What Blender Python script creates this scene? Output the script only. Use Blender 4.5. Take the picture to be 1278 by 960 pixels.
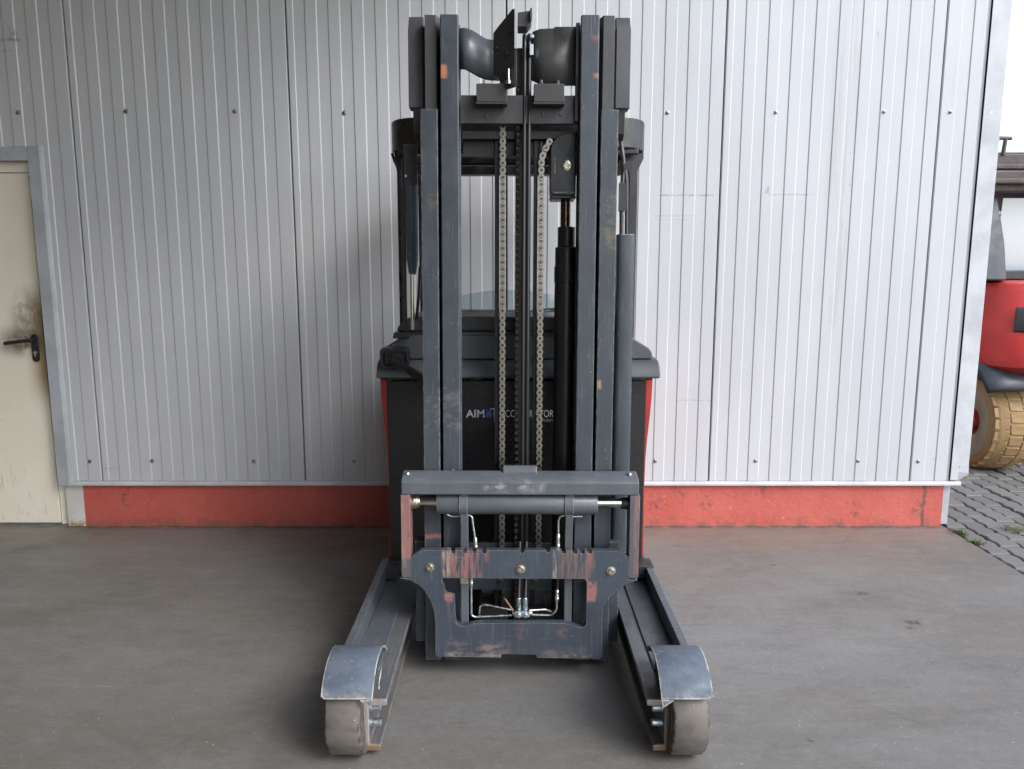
import bpy, bmesh, math, random
from mathutils import Matrix, Vector
R = math.radians
rng = random.Random(7)
for o in list(bpy.data.objects):
    bpy.data.objects.remove(o)
SC = bpy.context.scene
COL = SC.collection

# ------------------------------------------------------------------ camera
cam_d = bpy.data.cameras.new("camera")
cam_d.sensor_width = 36.0
cam_d.lens = 36.0 * 960.0 / 1278.0
cam_d.clip_start = 0.05
cam_d.clip_end = 2000
cam = bpy.data.objects.new("camera", cam_d)
cam.location = (0, 0, 1.5)
cam.rotation_euler = (R(90) - math.atan(0.1557), 0, 0)
COL.objects.link(cam)
SC.camera = cam

# ------------------------------------------------------------------ light
SUN_EL, SUN_AZ = 40.0, 48.0          # azimuth measured from -Y (behind the camera) towards +X
sx = math.sin(R(SUN_AZ)) * math.cos(R(SUN_EL))
sy = -math.cos(R(SUN_AZ)) * math.cos(R(SUN_EL))
sz = math.sin(R(SUN_EL))
world = bpy.data.worlds.new("World")
SC.world = world
world.use_nodes = True
wn, wl = world.node_tree.nodes, world.node_tree.links
bg = wn["Background"]
sky = wn.new("ShaderNodeTexSky")
sky.sky_type = 'NISHITA'
sky.sun_disc = False
sky.sun_elevation = R(SUN_EL)
sky.sun_rotation = R(180 - SUN_AZ)
sky.air_density = 1.0
sky.dust_density = 1.5
sky.ozone_density = 1.0
hsv = wn.new("ShaderNodeHueSaturation")       # thin overcast: a milky, nearly colourless sky
hsv.inputs["Saturation"].default_value = 0.65
wl.new(sky.outputs[0], hsv.inputs["Color"])
wl.new(hsv.outputs[0], bg.inputs["Color"])
bg.inputs["Strength"].default_value = 0.15
sun_d = bpy.data.lights.new("sun", 'SUN')
sun_d.energy = 0.65
sun_d.angle = R(24)
sun_d.color = (1.0, 0.99, 0.98)
sun = bpy.data.objects.new("sun", sun_d)
sun.rotation_euler = Vector((sx, sy, sz)).to_track_quat('Z', 'Y').to_euler()
sun.location = (6, -4, 8)
COL.objects.link(sun)
SC.view_settings.view_transform = 'Standard'
SC.view_settings.look = 'None'
SC.view_settings.exposure = 1.52
SC.view_settings.gamma = 1.0

# ------------------------------------------------------------------ mesh helpers
class MB:
    def __init__(s):
        s.bm = bmesh.new()
    def box(s, x0, x1, y0, y1, z0, z1):
        v = [s.bm.verts.new(p) for p in ((x0,y0,z0),(x1,y0,z0),(x1,y1,z0),(x0,y1,z0),(x0,y0,z1),(x1,y0,z1),(x1,y1,z1),(x0,y1,z1))]
        for f in ((0,3,2,1),(4,5,6,7),(0,1,5,4),(1,2,6,5),(2,3,7,6),(3,0,4,7)):
            s.bm.faces.new([v[i] for i in f])
        return s
    def ring(s, c, u, w, r, n):
        return [s.bm.verts.new(c + u*(r*math.cos(2*math.pi*i/n)) + w*(r*math.sin(2*math.pi*i/n))) for i in range(n)]
    def lathe(s, p0, axis, prof, n=24, caps=True):
        """prof: list of (t along axis, radius)"""
        a = Vector(axis).normalized(); p0 = Vector(p0)
        u = a.orthogonal().normalized(); w = a.cross(u)
        rs = [s.ring(p0 + a*t, u, w, r, n) for t, r in prof]
        for A, B in zip(rs, rs[1:]):
            for i in range(n):
                j = (i+1) % n
                s.bm.faces.new((A[i], A[j], B[j], B[i]))
        if caps:
            s.bm.faces.new(rs[0][::-1]); s.bm.faces.new(rs[-1])
        return s
    def cyl(s, p0, p1, r, n=20):
        d = Vector(p1) - Vector(p0)
        return s.lathe(p0, d, [(0, r), (d.length, r)], n)
    def tube(s, pts, r, n=10, caps=True):
        pts = [Vector(p) for p in pts]
        prev = None; rs = []
        for i, p in enumerate(pts):
            a = (pts[min(i+1, len(pts)-1)] - pts[max(i-1, 0)]).normalized()
            if prev is None:
                u = a.orthogonal().normalized()
            else:
                u = (prev - a*prev.dot(a)).normalized()
            prev = u
            rs.append(s.ring(p, u, a.cross(u), r, n))
        for A, B in zip(rs, rs[1:]):
            for i in range(n):
                j = (i+1) % n
                s.bm.faces.new((A[i], A[j], B[j], B[i]))
        if caps:
            s.bm.faces.new(rs[0][::-1]); s.bm.faces.new(rs[-1])
        return s
    def prism(s, poly, d0, d1, axis='y', holes=()):
        """outline in the plane normal to axis, with holes, from d0 to d1"""
        def P(a, b, d):
            return {'y': (a, d, b), 'x': (d, a, b), 'z': (a, b, d)}[axis]
        edges = []
        loops = []
        for lp in [poly] + list(holes):
            vs = [s.bm.verts.new(P(a, b, d0)) for a, b in lp]
            loops.append(vs)
            for i in range(len(vs)):
                edges.append(s.bm.edges.new((vs[i], vs[(i+1) % len(vs)])))
        if holes:
            g = bmesh.ops.triangle_fill(s.bm, use_beauty=True, use_dissolve=False, edges=edges)
            faces = [f for f in g['geom'] if isinstance(f, bmesh.types.BMFace)]
        else:
            faces = [s.bm.faces.new(loops[0])]
        g = bmesh.ops.extrude_face_region(s.bm, geom=faces)
        off = Vector(P(0, 0, d1)) - Vector(P(0, 0, d0))
        for v in g['geom']:
            if isinstance(v, bmesh.types.BMVert):
                v.co += off
        return s
    def sheet(s, rows, thick=None):
        """grid of points -> faces"""
        vs = [[s.bm.verts.new(p) for p in r] for r in rows]
        for A, B in zip(vs, vs[1:]):
            for i in range(len(A)-1):
                s.bm.faces.new((A[i], A[i+1], B[i+1], B[i]))
        return s
    def mesh(s, name, mat, smooth=35):
        bmesh.ops.recalc_face_normals(s.bm, faces=s.bm.faces)
        me = bpy.data.meshes.new(name)
        s.bm.to_mesh(me); s.bm.free()
        me.materials.append(mat)
        if smooth:
            me.shade_smooth()
            me.set_sharp_from_angle(angle=R(smooth))
        return me

WM = {}
def place(name, data, parent=None, M=None):
    o = bpy.data.objects.new(name, data)
    COL.objects.link(o)
    M = M or Matrix.Identity(4)
    if parent is not None:
        o.parent = parent
        o.matrix_local = WM[parent.name].inverted() @ M
    else:
        o.matrix_local = M
    WM[o.name] = M
    return o
def obj(name, mb, mat, parent=None, M=None, bevel=0, smooth=35, seg=2):
    o = place(name, mb.mesh(name, mat, smooth), parent, M)
    if bevel:
        m = o.modifiers.new("bevel", 'BEVEL')
        m.width = bevel; m.segments = seg; m.limit_method = 'ANGLE'; m.angle_limit = R(40)
        m.harden_normals = True
    return o
def thing(name, label, cat, loc, group=None):
    o = place(name, None, None, Matrix.Translation(loc))
    o.empty_display_size = 0.2
    o["label"] = label; o["category"] = cat
    if group: o["group"] = group
    return o
def tag(o, label, cat, group=None):
    o["label"] = label; o["category"] = cat
    if group: o["group"] = group
    return o
def rpoly(x0, x1, z0, z1, r, n=4):
    out = []
    for cx, cz, a0 in ((x1-r, z0+r, -90), (x1-r, z1-r, 0), (x0+r, z1-r, 90), (x0+r, z0+r, 180)):
        for i in range(n+1):
            a = R(a0 + 90*i/n)
            out.append((cx + r*math.cos(a), cz + r*math.sin(a)))
    return out
def fillet(pts, radii, n=5):
    """round the corners of a polygon; radii per corner"""
    out = []
    k = len(pts)
    for i, p in enumerate(pts):
        r = radii[i] if isinstance(radii, (list, tuple)) else radii
        if not r:
            out.append(p); continue
        P = Vector(p); A = Vector(pts[i-1]); B = Vector(pts[(i+1) % k])
        da = (A-P).normalized(); db = (B-P).normalized()
        t = min(r, (A-P).length*.49, (B-P).length*.49)
        a = P+da*t; b = P+db*t
        for q in range(n+1):
            u = q/n
            out.append(tuple(a*(1-u)**2 + P*2*u*(1-u) + b*u*u))
    return out

# ------------------------------------------------------------------ material helpers
class Mat:
    def __init__(s, name):
        s.m = bpy.data.materials.new(name); s.m.use_nodes = True
        s.n = s.m.node_tree.nodes; s.l = s.m.node_tree.links
        s.b = s.n["Principled BSDF"]
        s.tc = s.n.new("ShaderNodeTexCoord").outputs["Object"]
        s.g = None
    def link(s, a, b): s.l.new(a, b)
    def val(s, v, sock):
        if hasattr(v, 'links') or hasattr(v, 'is_linked'): s.l.new(v, sock)
        else: sock.default_value = v
    def math(s, op, a, b=0.0, c=None, clamp=False):
        n = s.n.new("ShaderNodeMath"); n.operation = op; n.use_clamp = clamp
        s.val(a, n.inputs[0]); s.val(b, n.inputs[1])
        if c is not None: s.val(c, n.inputs[2])
        return n.outputs[0]
    def map(s, scale=(1,1,1), loc=(0,0,0), rot=(0,0,0), vec=None):
        n = s.n.new("ShaderNodeMapping")
        s.l.new(vec or s.tc, n.inputs[0])
        n.inputs["Scale"].default_value = scale; n.inputs["Location"].default_value = loc; n.inputs["Rotation"].default_value = rot
        return n.outputs[0]
    def noise(s, scale=5, detail=4, rough=.55, vec=None, dist=0):
        n = s.n.new("ShaderNodeTexNoise")
        s.l.new(vec or s.tc, n.inputs["Vector"])
        n.inputs["Scale"].default_value = scale; n.inputs["Detail"].default_value = detail
        n.inputs["Roughness"].default_value = rough; n.inputs["Distortion"].default_value = dist
        return n.outputs[0]
    def voro(s, scale=5, vec=None, feat='F1'):
        n = s.n.new("ShaderNodeTexVoronoi"); n.feature = feat
        s.l.new(vec or s.tc, n.inputs["Vector"]); n.inputs["Scale"].default_value = scale
        return n.outputs["Distance"]
    def ramp(s, v, a, b, lo=0.0, hi=1.0):
        n = s.n.new("ShaderNodeMapRange"); n.interpolation_type = 'SMOOTHSTEP'
        s.val(v, n.inputs[0])
        n.inputs[1].default_value = a; n.inputs[2].default_value = b
        n.inputs[3].default_value = lo; n.inputs[4].default_value = hi
        return n.outputs[0]
    def mix(s, f, a, b, mode='MIX'):
        n = s.n.new("ShaderNodeMix"); n.data_type = 'RGBA'; n.blend_type = mode
        s.val(f, n.inputs[0])
        for v, k in ((a, 6), (b, 7)):
            if isinstance(v, (tuple, list)): n.inputs[k].default_value = (*v[:3], 1)
            else: s.l.new(v, n.inputs[k])
        return n.outputs[2]
    def xyz(s):
        n = s.n.new("ShaderNodeSeparateXYZ"); s.l.new(s.tc, n.inputs[0])
        return n.outputs
    def box(s, x0, x1, z0, z1, soft=.004, a=0, b=2, wob=0.0):
        o = s.xyz()
        A, B = o[a], o[b]
        if wob:
            nz = s.math('MULTIPLY', s.math('SUBTRACT', s.noise(22, 3), .5), wob)
            A = s.math('ADD', A, nz); B = s.math('ADD', B, nz)
        m = s.math('MULTIPLY', s.ramp(A, x0-soft, x0+soft), s.ramp(A, x1-soft, x1+soft, 1, 0))
        m = s.math('MULTIPLY', m, s.ramp(B, z0-soft, z0+soft))
        return s.math('MULTIPLY', m, s.ramp(B, z1-soft, z1+soft, 1, 0))
    def edge(s, radius=.004, lo=.02, hi=.12):
        bv = s.n.new("ShaderNodeBevel"); bv.samples = 4; bv.inputs[0].default_value = radius
        ge = s.n.new("ShaderNodeNewGeometry")
        d = s.n.new("ShaderNodeVectorMath"); d.operation = 'DOT_PRODUCT'
        s.l.new(bv.outputs[0], d.inputs[0]); s.l.new(ge.outputs["Normal"], d.inputs[1])
        return s.ramp(s.math('SUBTRACT', 1.0, d.outputs["Value"]), lo, hi)
    def bump(s, h, strength=.2, dist=.002):
        n = s.n.new("ShaderNodeBump"); n.inputs["Strength"].default_value = strength; n.inputs["Distance"].default_value = dist
        s.l.new(h, n.inputs["Height"]); s.l.new(n.outputs[0], s.b.inputs["Normal"])
    def out(s, color=None, rough=None, metal=None, spec=None):
        for v, k in ((color, "Base Color"), (rough, "Roughness"), (metal, "Metallic"), (spec, "Specular IOR Level")):
            if v is None: continue
            if isinstance(v, (tuple, list)): s.b.inputs[k].default_value = (*v[:3], 1)
            else: s.val(v, s.b.inputs[k])
        return s.m

def paint_end(m, c):
    y = m.xyz()[1]
    k = m.math('MULTIPLY', m.ramp(y, 2.170, 2.174, 1, 0), m.ramp(m.noise(40, 5, .7), .28, .45))
    e = m.mix(m.math('MULTIPLY', m.ramp(m.xyz()[2], .03, .06, 1, 0), .8), (.42, .38, .34), (.26, .14, .07))
    return m.mix(k, c, e)
def paint(name, col, rough=.42, wear=.5, edge_col=(.33, .31, .29), streak=.5, patches=(), chips=.5, dust=.3, rusty=0, edge_r=.003, spec=.5, edge_amt=1.0, end=False, metal=0, chip_lo=.70, relief=.10, gate=(.34, .54), lane='z'):
    """worn machine paint: cloudy tone, dust film, hair scratches, chips, rubbed edges, given worn patches"""
    m = Mat(name)
    n1 = m.noise(5, 5, .6)
    c = m.mix(m.ramp(n1, .3, .7), tuple(v*.86 for v in col), tuple(v*1.12 for v in col))
    dn = m.noise(13, 6, .7, vec=m.map((1, 1, .35)))
    c = m.mix(m.math('MULTIPLY', m.ramp(dn, .45, .8), dust), c, tuple(v*.7+.055*w for v, w in zip(col, (.93, 1, 1.08))))
    if streak:
        st = m.noise(1, 5, .6, vec=m.map((190, 60, 7) if lane == 'z' else (170, 5, 60)))
        c = m.mix(m.math('MULTIPLY', m.ramp(st, .58, .74), .34*streak), c, (.24, .25, .26) if lane == 'z' else (.42, .43, .44))
        st2 = m.noise(1, 4, .6, vec=m.map((8, 60, 230), loc=(3, 1, 7)))
        c = m.mix(m.math('MULTIPLY', m.ramp(st2, .64, .76), .25*streak), c, (.26, .27, .28))
    for (x0, x1, z0, z1, pc, amt, kind) in patches:
        mk = m.box(x0, x1, z0, z1, soft=.006 if kind != 'smear' else .02, wob=.02)
        if kind == 'streak':
            nz = m.ramp(m.noise(1, 4, .65, vec=m.map((85, 10, 9), loc=(x0*7, 0, z0))), .40, .60)
        elif kind == 'solid':
            nz = m.ramp(m.noise(60, 4, .7), .28, .48)
        else:
            nz = m.ramp(m.noise(18, 6, .72, vec=m.map((1, 1, 1.7), loc=(x0*5, 0, z1))), .44, .62)
        c = m.mix(m.math('MULTIPLY', m.math('MULTIPLY', mk, nz), amt), c, pc)
    if chips:
        ch = m.math('MULTIPLY', m.ramp(m.noise(70, 3, .6), chip_lo, chip_lo+.035), m.ramp(m.noise(9, 2), .5, .6))
        c = m.mix(m.math('MULTIPLY', ch, chips), c, (.42, .35, .25))
    if rusty:
        rs = m.ramp(m.noise(8, 7, .75), .60, .70)
        c = m.mix(m.math('MULTIPLY', rs, rusty), c, (.16, .075, .04))
    ed = m.math('MULTIPLY', m.math('MULTIPLY', m.edge(edge_r), m.ramp(m.noise(26, 5, .7), *gate)), wear)
    c = m.mix(m.math('MULTIPLY', ed, edge_amt), c, edge_col)
    if end: c = paint_end(m, c)
    r = m.ramp(m.noise(17, 5, .65), .25, .75, rough-.09, rough+.14)
    m.bump(m.math('ADD', m.noise(150, 3), m.math('MULTIPLY', m.noise(9, 3), 2.0)), relief, .002)
    return m.out(c, r, metal, spec=spec)

ANTH = (.058, .067, .081)
BLK = (.022, .022, .024)
PINK = (.27, .125, .115)
BRN = (.17, .115, .09)
PALE = (.34, .30, .26)
ORG = (.42, .17, .10)
m_rail = paint("rail_paint", (.042, .052, .064), .38, 1.0, streak=1.25, dust=.5, edge_col=(.55, .54, .52), edge_r=.006, chips=.8, chip_lo=.67, gate=(.42, .62), patches=[
    (-.275, -.248, 2.135, 2.178, ORG, .9, 'solid'), (.250, .272, 2.262, 2.282, ORG, .7, 'smear'), (.254, .272, 2.135, 2.150, ORG, .8, 'solid'),
    (.30, .343, 1.55, 1.75, (.17, .14, .08), .6, 'smear'), (-.34, -.20, .9, 1.05, (.15, .15, .15), .5, 'smear'), (-.343, -.28, .50, .515, PINK, .8, 'solid'),
    (-.31, -.29, 1.70, 1.74, (.35, .24, .13), .8, 'smear'), (.285, .30, 1.06, 1.09, (.36, .25, .15), .8, 'solid')])
m_midrail = paint("middle_rail_paint", (.05, .052, .056), .45, .5, streak=.3)
m_dark = paint("dark_steel", BLK, .45, .35, streak=.15, dust=.35, chips=.15)
m_plate = paint("cross_plate_paint", (.040, .040, .041), .36, .5, streak=.2, dust=.45)
m_curve = paint("curved_plate_paint", (.045, .050, .060), .38, .4, streak=.2)
m_arm = paint("base_leg_paint", (.078, .088, .102), .33, 1.0, streak=.7, lane='y', edge_col=(.42, .43, .44), dust=.6)
m_channel = paint("channel_paint", (.17, .178, .188), .34, 1.0, streak=1.9, lane='y', end=True, metal=.45, edge_r=.006, edge_col=(.5, .48, .45), dust=.8,
                  patches=[(-.7, .7, .012, .05, (.28, .17, .10), .5, 'smear')])
m_fender = paint("fender_paint", (.086, .110, .148), .56, 1.0, streak=.9, edge_col=(.58, .53, .44), dust=.9, chips=.9, chip_lo=.66, edge_r=.008, patches=[(-.62, -.38, .225, .33, (.19, .22, .255), .28, 'smear'), (.38, .62, .225, .33, (.19, .22, .255), .28, 'smear'), (-.62, -.38, .22, .248, (.45, .40, .32), .55, 'smear'), (.38, .62, .22, .248, (.5, .49, .47), .6, 'smear')])
m_carr = paint("carriage_paint", (.042, .055, .074), .38, .8, streak=1.0, dust=.5, edge_col=(.35, .33, .31), patches=[
    (-.268, -.128, .385, .487, PINK, .85, 'streak'), (-.268, -.242, .385, .487, PALE, .75, 'streak'),
    (-.235, -.19, .40, .487, (.20, .17, .14), .8, 'smear'), (-.12, -.105, .44, .486, PINK, .8, 'streak'),
    (.128, .142, .385, .487, PALE, .8, 'streak'), (.135, .275, .385, .487, BRN, .75, 'streak'), (.245, .262, .37, .487, PINK, .7, 'streak'),
    (.248, .285, .30, .372, PINK, .9, 'solid'), (-.262, -.230, .298, .325, PINK, .9, 'solid'),
    (-.255, -.03, .084, .140, (.25, .17, .16), .7, 'smear'), (-.255, -.03, .081, .098, PALE, .7, 'smear'),
    (.10, .28, .081, .115, (.24, .18, .16), .6, 'smear'), (.12, .25, .081, .095, PALE, .6, 'smear'),
    (-.25, -.235, .15, .30, (.2, .13, .12), .6, 'streak'), (.0, .02, .15, .21, PINK, .5, 'smear'),
    (.15, .18, .165, .2, PINK, .55, 'smear')])
m_post_l = paint("carriage_post_left", (.085, .085, .095), .4, .9, streak=.6, patches=[(-.42, -.36, .455, .69, PINK, .9, 'solid'), (-.42, -.40, .42, .66, (.3, .22, .18), .6, 'streak')], edge_col=(.45, .4, .36))
m_post_r = paint("carriage_post_right", (.085, .085, .095), .4, .9, streak=.6, patches=[(.415, .44, .40, .69, PINK, .75, 'streak'), (.43, .45, .45, .69, (.30, .22, .15), .6, 'streak')], edge_col=(.45, .4, .36))
m_bar = paint("carriage_bar_paint", (.085, .096, .11), .35, 1.0, streak=1.0, dust=.7, edge_col=(.4, .4, .4),
              patches=[(-.12, .09, .705, .735, (.34, .33, .31), .8, 'smear')])
m_hood = paint("hood_plastic", (.066, .075, .082), .48, .25, streak=.12, dust=.55, chips=.1, edge_col=(.12, .12, .12))
m_black_plastic = paint("black_plastic", (.018, .018, .019), .42, .3, streak=.1, dust=.5, chips=0, edge_col=(.08, .08, .08))
m_guard = paint("guard_paint", (.017, .017, .018), .30, .3, streak=.05, dust=.4, chips=.1, edge_col=(.10, .09, .08))
m_red = paint("red_paint", (.36, .022, .018), .5, .2, streak=.1, dust=.12, chips=.1)
m_rubber = Mat("hose_rubber")
m_rubber = m_rubber.out(m_rubber.mix(m_rubber.noise(40), (.010, .010, .012), (.022, .022, .025)), .32)
m_core = paint("cylinder_black", (.014, .013, .013), .38, .2, streak=.1, dust=.3, chips=.2)

def metal(name, col, rough, dirt=.4, dcol=(.1, .08, .06)):
    m = Mat(name)
    c = m.mix(m.math('MULTIPLY', m.ramp(m.noise(45, 5, .7), .45, .72), dirt), col, dcol)
    return m.out(c, m.ramp(m.noise(80, 3), .3, .7, rough*.7, rough*1.4), m.ramp(m.noise(45, 5, .7), .5, .75, 1, 1-.6*dirt))
m_chrome = metal("chrome_rod", (.70, .66, .62), .14, .15)
m_pipe = metal("zinc_pipe", (.66, .66, .66), .32, .08)
m_zinc = metal("zinc_fitting", (.55, .62, .64), .38, .25)
m_screw = metal("screw_steel", (.34, .34, .35), .4, .5, (.06, .05, .05))
m_zinc2 = metal("zinc_bolt", (.60, .55, .45), .33, .5)
m_brown_rod = metal("oiled_rod", (.14, .085, .06), .25, .6, (.04, .03, .025))
m_chain = metal("chain_steel", (.34, .315, .275), .36, .6, (.10, .075, .05))
m_pin = metal("chain_pin", (.13, .11, .09), .40, .6, (.03, .025, .02))
m_chain_dark = metal("oiled_chain", (.09, .075, .055), .35, .5, (.02, .018, .015))

m = Mat("battery_steel")
sp = m.noise(420, 3, .6)
blotch = m.noise(95, 3, .55)
c = m.mix(m.math('MULTIPLY', m.ramp(sp, .5, .66), .45), (.017, .016, .018), (.045, .043, .046))
c = m.mix(m.math('MULTIPLY', m.edge(.004), m.ramp(m.noise(60), .4, .55)), c, (.45, .42, .38))
m.bump(m.math('ADD', m.math('MULTIPLY', sp, .4), blotch), .26, .004)
m_battery = m.out(c, m.ramp(m.noise(200, 3), .3, .7, .20, .30))

m = Mat("tread_polyurethane")
c = m.mix(m.ramp(m.noise(9, 6, .7), .3, .7), (.098, .089, .080), (.150, .137, .123))
c = m.mix(m.math('MULTIPLY', m.ramp(m.noise(1, 4, .6, vec=m.map((14, 160, 160), rot=(0, .6, 0))), .68, .74), .65), c, (.035, .03, .03))
c = m.mix(m.math('MULTIPLY', m.ramp(m.noise(90, 3, .6), .68, .73), .8), c, (.36, .35, .33))
for (q, w_) in ((.030, .0016), (.048, .0013)):
    dg = m.math('ABSOLUTE', m.math('SUBTRACT', m.math('ADD', m.xyz()[2], m.math('MULTIPLY', m.xyz()[0], -1.05)), .545+q))
    k = m.math('MULTIPLY', m.ramp(dg, w_*.4, w_*1.4, 1, 0), m.math('MULTIPLY', m.box(-.566, -.505, .03, .16, soft=.006), m.ramp(m.noise(30, 3), .42, .5)))
    c = m.mix(m.math('MULTIPLY', k, .85), c, (.03, .027, .025))
eg = m.math('ABSOLUTE', m.math('SUBTRACT', m.math('ABSOLUTE', m.math('SUBTRACT', m.xyz()[0], .0145)), .5155))
ek = m.math('MULTIPLY', m.ramp(m.math('ADD', eg, m.math('MULTIPLY', m.noise(70, 4, .7), .012)), .0515, .054), m.ramp(m.noise(45, 4, .7), .44, .52))
c = m.mix(m.math('MULTIPLY', ek, .8), c, (.045, .04, .036))
m.bump(m.noise(40, 6, .7), .35, .003)
m_tread = m.out(c, .62)

m = Mat("screen_plastic")
tr = m.n.new("ShaderNodeBsdfTransparent"); tr.inputs[0].default_value = (.66, .74, .77, 1)
gl = m.n.new("ShaderNodeBsdfGlossy"); gl.inputs[0].default_value = (.9, .95, 1, 1); gl.inputs["Roughness"].default_value = .06
fr = m.n.new("ShaderNodeFresnel"); fr.inputs[0].default_value = 1.45
mx = m.n.new("ShaderNodeMixShader")
m.l.new(m.math('ADD', fr.outputs[0], .04), mx.inputs[0]); m.l.new(tr.outputs[0], mx.inputs[1]); m.l.new(gl.outputs[0], mx.inputs[2])
m.l.new(mx.outputs[0], m.n["Material Output"].inputs[0])
m_screen = m.m
m_white_print = Mat("white_print").out((.78, .79, .82), .5)
m_grey_print = Mat("grey_print").out((.36, .36, .38), .5)
m_blue_print = Mat("blue_print").out((.06, .13, .46), .45)

# ---- building materials
m = Mat("cladding_sheet")
c = m.mix(m.ramp(m.noise(1.3, 5, .6, vec=m.map((1.2, 1, .5))), .3, .7), (.458, .476, .500), (.505, .521, .543))
c = m.mix(m.math('MULTIPLY', m.ramp(m.noise(1, 5, .7, vec=m.map((70, 1, 1.2))), .56, .76), .16), c, (.33, .32, .30))
c = m.mix(m.math('MULTIPLY', m.ramp(m.noise(48, 3, .6, vec=m.map((1, 1, .6))), .69, .74), .5), c, (.26, .25, .24))
run = m.math('MULTIPLY', m.box(1.70, 1.84, 1.15, 3.2, soft=.03, wob=.05), m.ramp(m.noise(1, 5, .65, vec=m.map((36, 1, 1.6), loc=(4, 0, 0))), .50, .62))
c = m.mix(m.math('MULTIPLY', run, .38), c, (.36, .355, .34))
for (x0, x1, z0, z1, a) in ((.80, 1.09, 1.868, 1.876, .55), (1.37, 1.64, 1.872, 1.878, .4), (.77, 1.0, 1.760, 1.764, .3), (.78, .97, 1.742, 1.745, .25),
                            (.93, 1.12, .742, .748, .4), (-2.73, -2.58, 2.66, 2.675, .45), (-2.70, -2.60, 2.61, 2.617, .3), (1.92, 1.925, 2.68, 2.72, .5),
                            (1.47, 1.475, .64, .66, .5), (-2.33, -2.27, .345, .352, .6), (1.37, 1.39, 1.88, 1.92, .4)):
    k = m.math('MULTIPLY', m.box(x0, x1, z0, z1, soft=.0025, wob=.006), m.ramp(m.noise(60, 3, .7), .40, .55))
    c = m.mix(m.math('MULTIPLY', k, a), c, (.13, .125, .13))
k = m.math('MULTIPLY', m.box(-2.64, -2.60, 2.66, 2.73, soft=.006, wob=.04), m.ramp(m.noise(40, 3, .7), .42, .52))
c = m.mix(m.math('MULTIPLY', k, .45), c, (.12, .15, .20))
m.bump(m.noise(3, 3, vec=m.map((1, 1, .35))), .10, .012)
m_clad = m.out(c, m.ramp(m.noise(6, 4), .3, .7, .36, .52), spec=.4)
m_trim = paint("trim_sheet", (.36, .385, .42), .4, .5, streak=.35, dust=.3, edge_col=(.5, .5, .5))
m_flash = paint("flashing_sheet", (.46, .475, .50), .55, .5, streak=.3, dust=.08, relief=.02, edge_col=(.6, .6, .6))
m_dark_gap = Mat("foam_core").out((.03, .03, .032), .9)
m = Mat("plinth_paint")
c = m.mix(m.ramp(m.noise(3, 6, .65), .3, .7), (.43, .086, .066), (.49, .110, .088))
c = m.mix(m.math('MULTIPLY', m.ramp(m.noise(7, 6, .75, vec=m.map((1, 1, .6))), .60, .76), .7), c, (.13, .055, .04))
c = m.mix(m.math('MULTIPLY', m.ramp(m.noise(30, 6, .75), .50, .70), .30), c, (.30, .06, .05))
c = m.mix(m.math('MULTIPLY', m.ramp(m.noise(36, 4, .7, vec=m.map(loc=(5, 0, 2))), .66, .70), .6), c, (.56, .30, .25))
c = m.mix(m.math('MULTIPLY', m.ramp(m.noise(1, 4, .65, vec=m.map((26, 1, 2.2))), .60, .74), .45), c, (.20, .07, .055))
low = m.math('MULTIPLY', m.ramp(m.xyz()[2], 0.0, .075, 1, 0), m.ramp(m.noise(14, 5, .7), .40, .62))
c = m.mix(m.math('MULTIPLY', low, .75), c, (.15, .09, .07))
c = m.mix(m.math('MULTIPLY', m.ramp(m.noise(90, 3, .6), .70, .74), .7), c, (.09, .05, .04))
xs = m.math('ADD', m.xyz()[0], m.math('MULTIPLY', m.noise(14, 4, .7), .06))
crk = m.math('MULTIPLY', m.ramp(xs, 2.393, 2.403), m.ramp(xs, 2.412, 2.425, 1, 0))
c = m.mix(m.math('MULTIPLY', crk, m.ramp(m.noise(20, 4), .3, .5)), c, (.14, .07, .05))
for (x, z) in ((.83, .14), (1.12, .15), (.96, .215), (1.45, .22), (1.98, .1), (-2.24, .17), (2.33, .12)):
    k = m.math('MULTIPLY', m.box(x-.035, x+.035, z-.05, z+.05, soft=.03, wob=.04), m.ramp(m.noise(32, 5, .75), .48, .62))
    c = m.mix(m.math('MULTIPLY', k, .75), c, (.12, .06, .05))
m.bump(m.math('ADD', m.noise(28, 6, .7), m.math('MULTIPLY', m.noise(7, 4), 1.5)), .5, .006)
m_plinth = m.out(c, .6)
m = Mat("white_render")
c = m.mix(m.ramp(m.noise(9, 6, .7), .35, .7), (.52, .52, .50), (.62, .62, .60))
c = m.mix(m.math('MULTIPLY', m.ramp(m.xyz()[2], .0, .06, 1, 0), m.ramp(m.noise(20, 5, .7), .45, .6)), c, (.28, .19, .09))
m_render = m.out(c, .7)

m = Mat("door_paint")
c = m.mix(m.ramp(m.noise(2.2, 5, .6), .3, .7), (.78, .74, .62), (.82, .785, .69))
xx, zz = m.xyz()[0], m.xyz()[2]
grime_n = m.noise(7, 6, .72)
edge_d = m.math('SUBTRACT', -2.632, xx)                       # distance in from the lock edge
g1 = m.math('MULTIPLY', m.ramp(edge_d, .0, .14, 1, 0), m.math('MULTIPLY', m.ramp(zz, .64, .9), m.ramp(zz, 1.2, 1.42, 1, 0)))
c = m.mix(m.math('MULTIPLY', m.math('MULTIPLY', g1, m.ramp(grime_n, .05, .40)), .95), c, (.30, .205, .085))
dx = m.math('SUBTRACT', xx, -2.76); dz = m.math('SUBTRACT', zz, 1.075)
rr = m.math('SQRT', m.math('ADD', m.math('MULTIPLY', dx, dx), m.math('MULTIPLY', m.math('MULTIPLY', dz, dz), 2.5)))
g2 = m.math('MULTIPLY', m.ramp(rr, .03, .20, 1, 0), m.ramp(m.noise(11, 7, .75), .28, .55))
c = m.mix(m.math('MULTIPLY', g2, .9), c, (.11, .09, .065))
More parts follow.
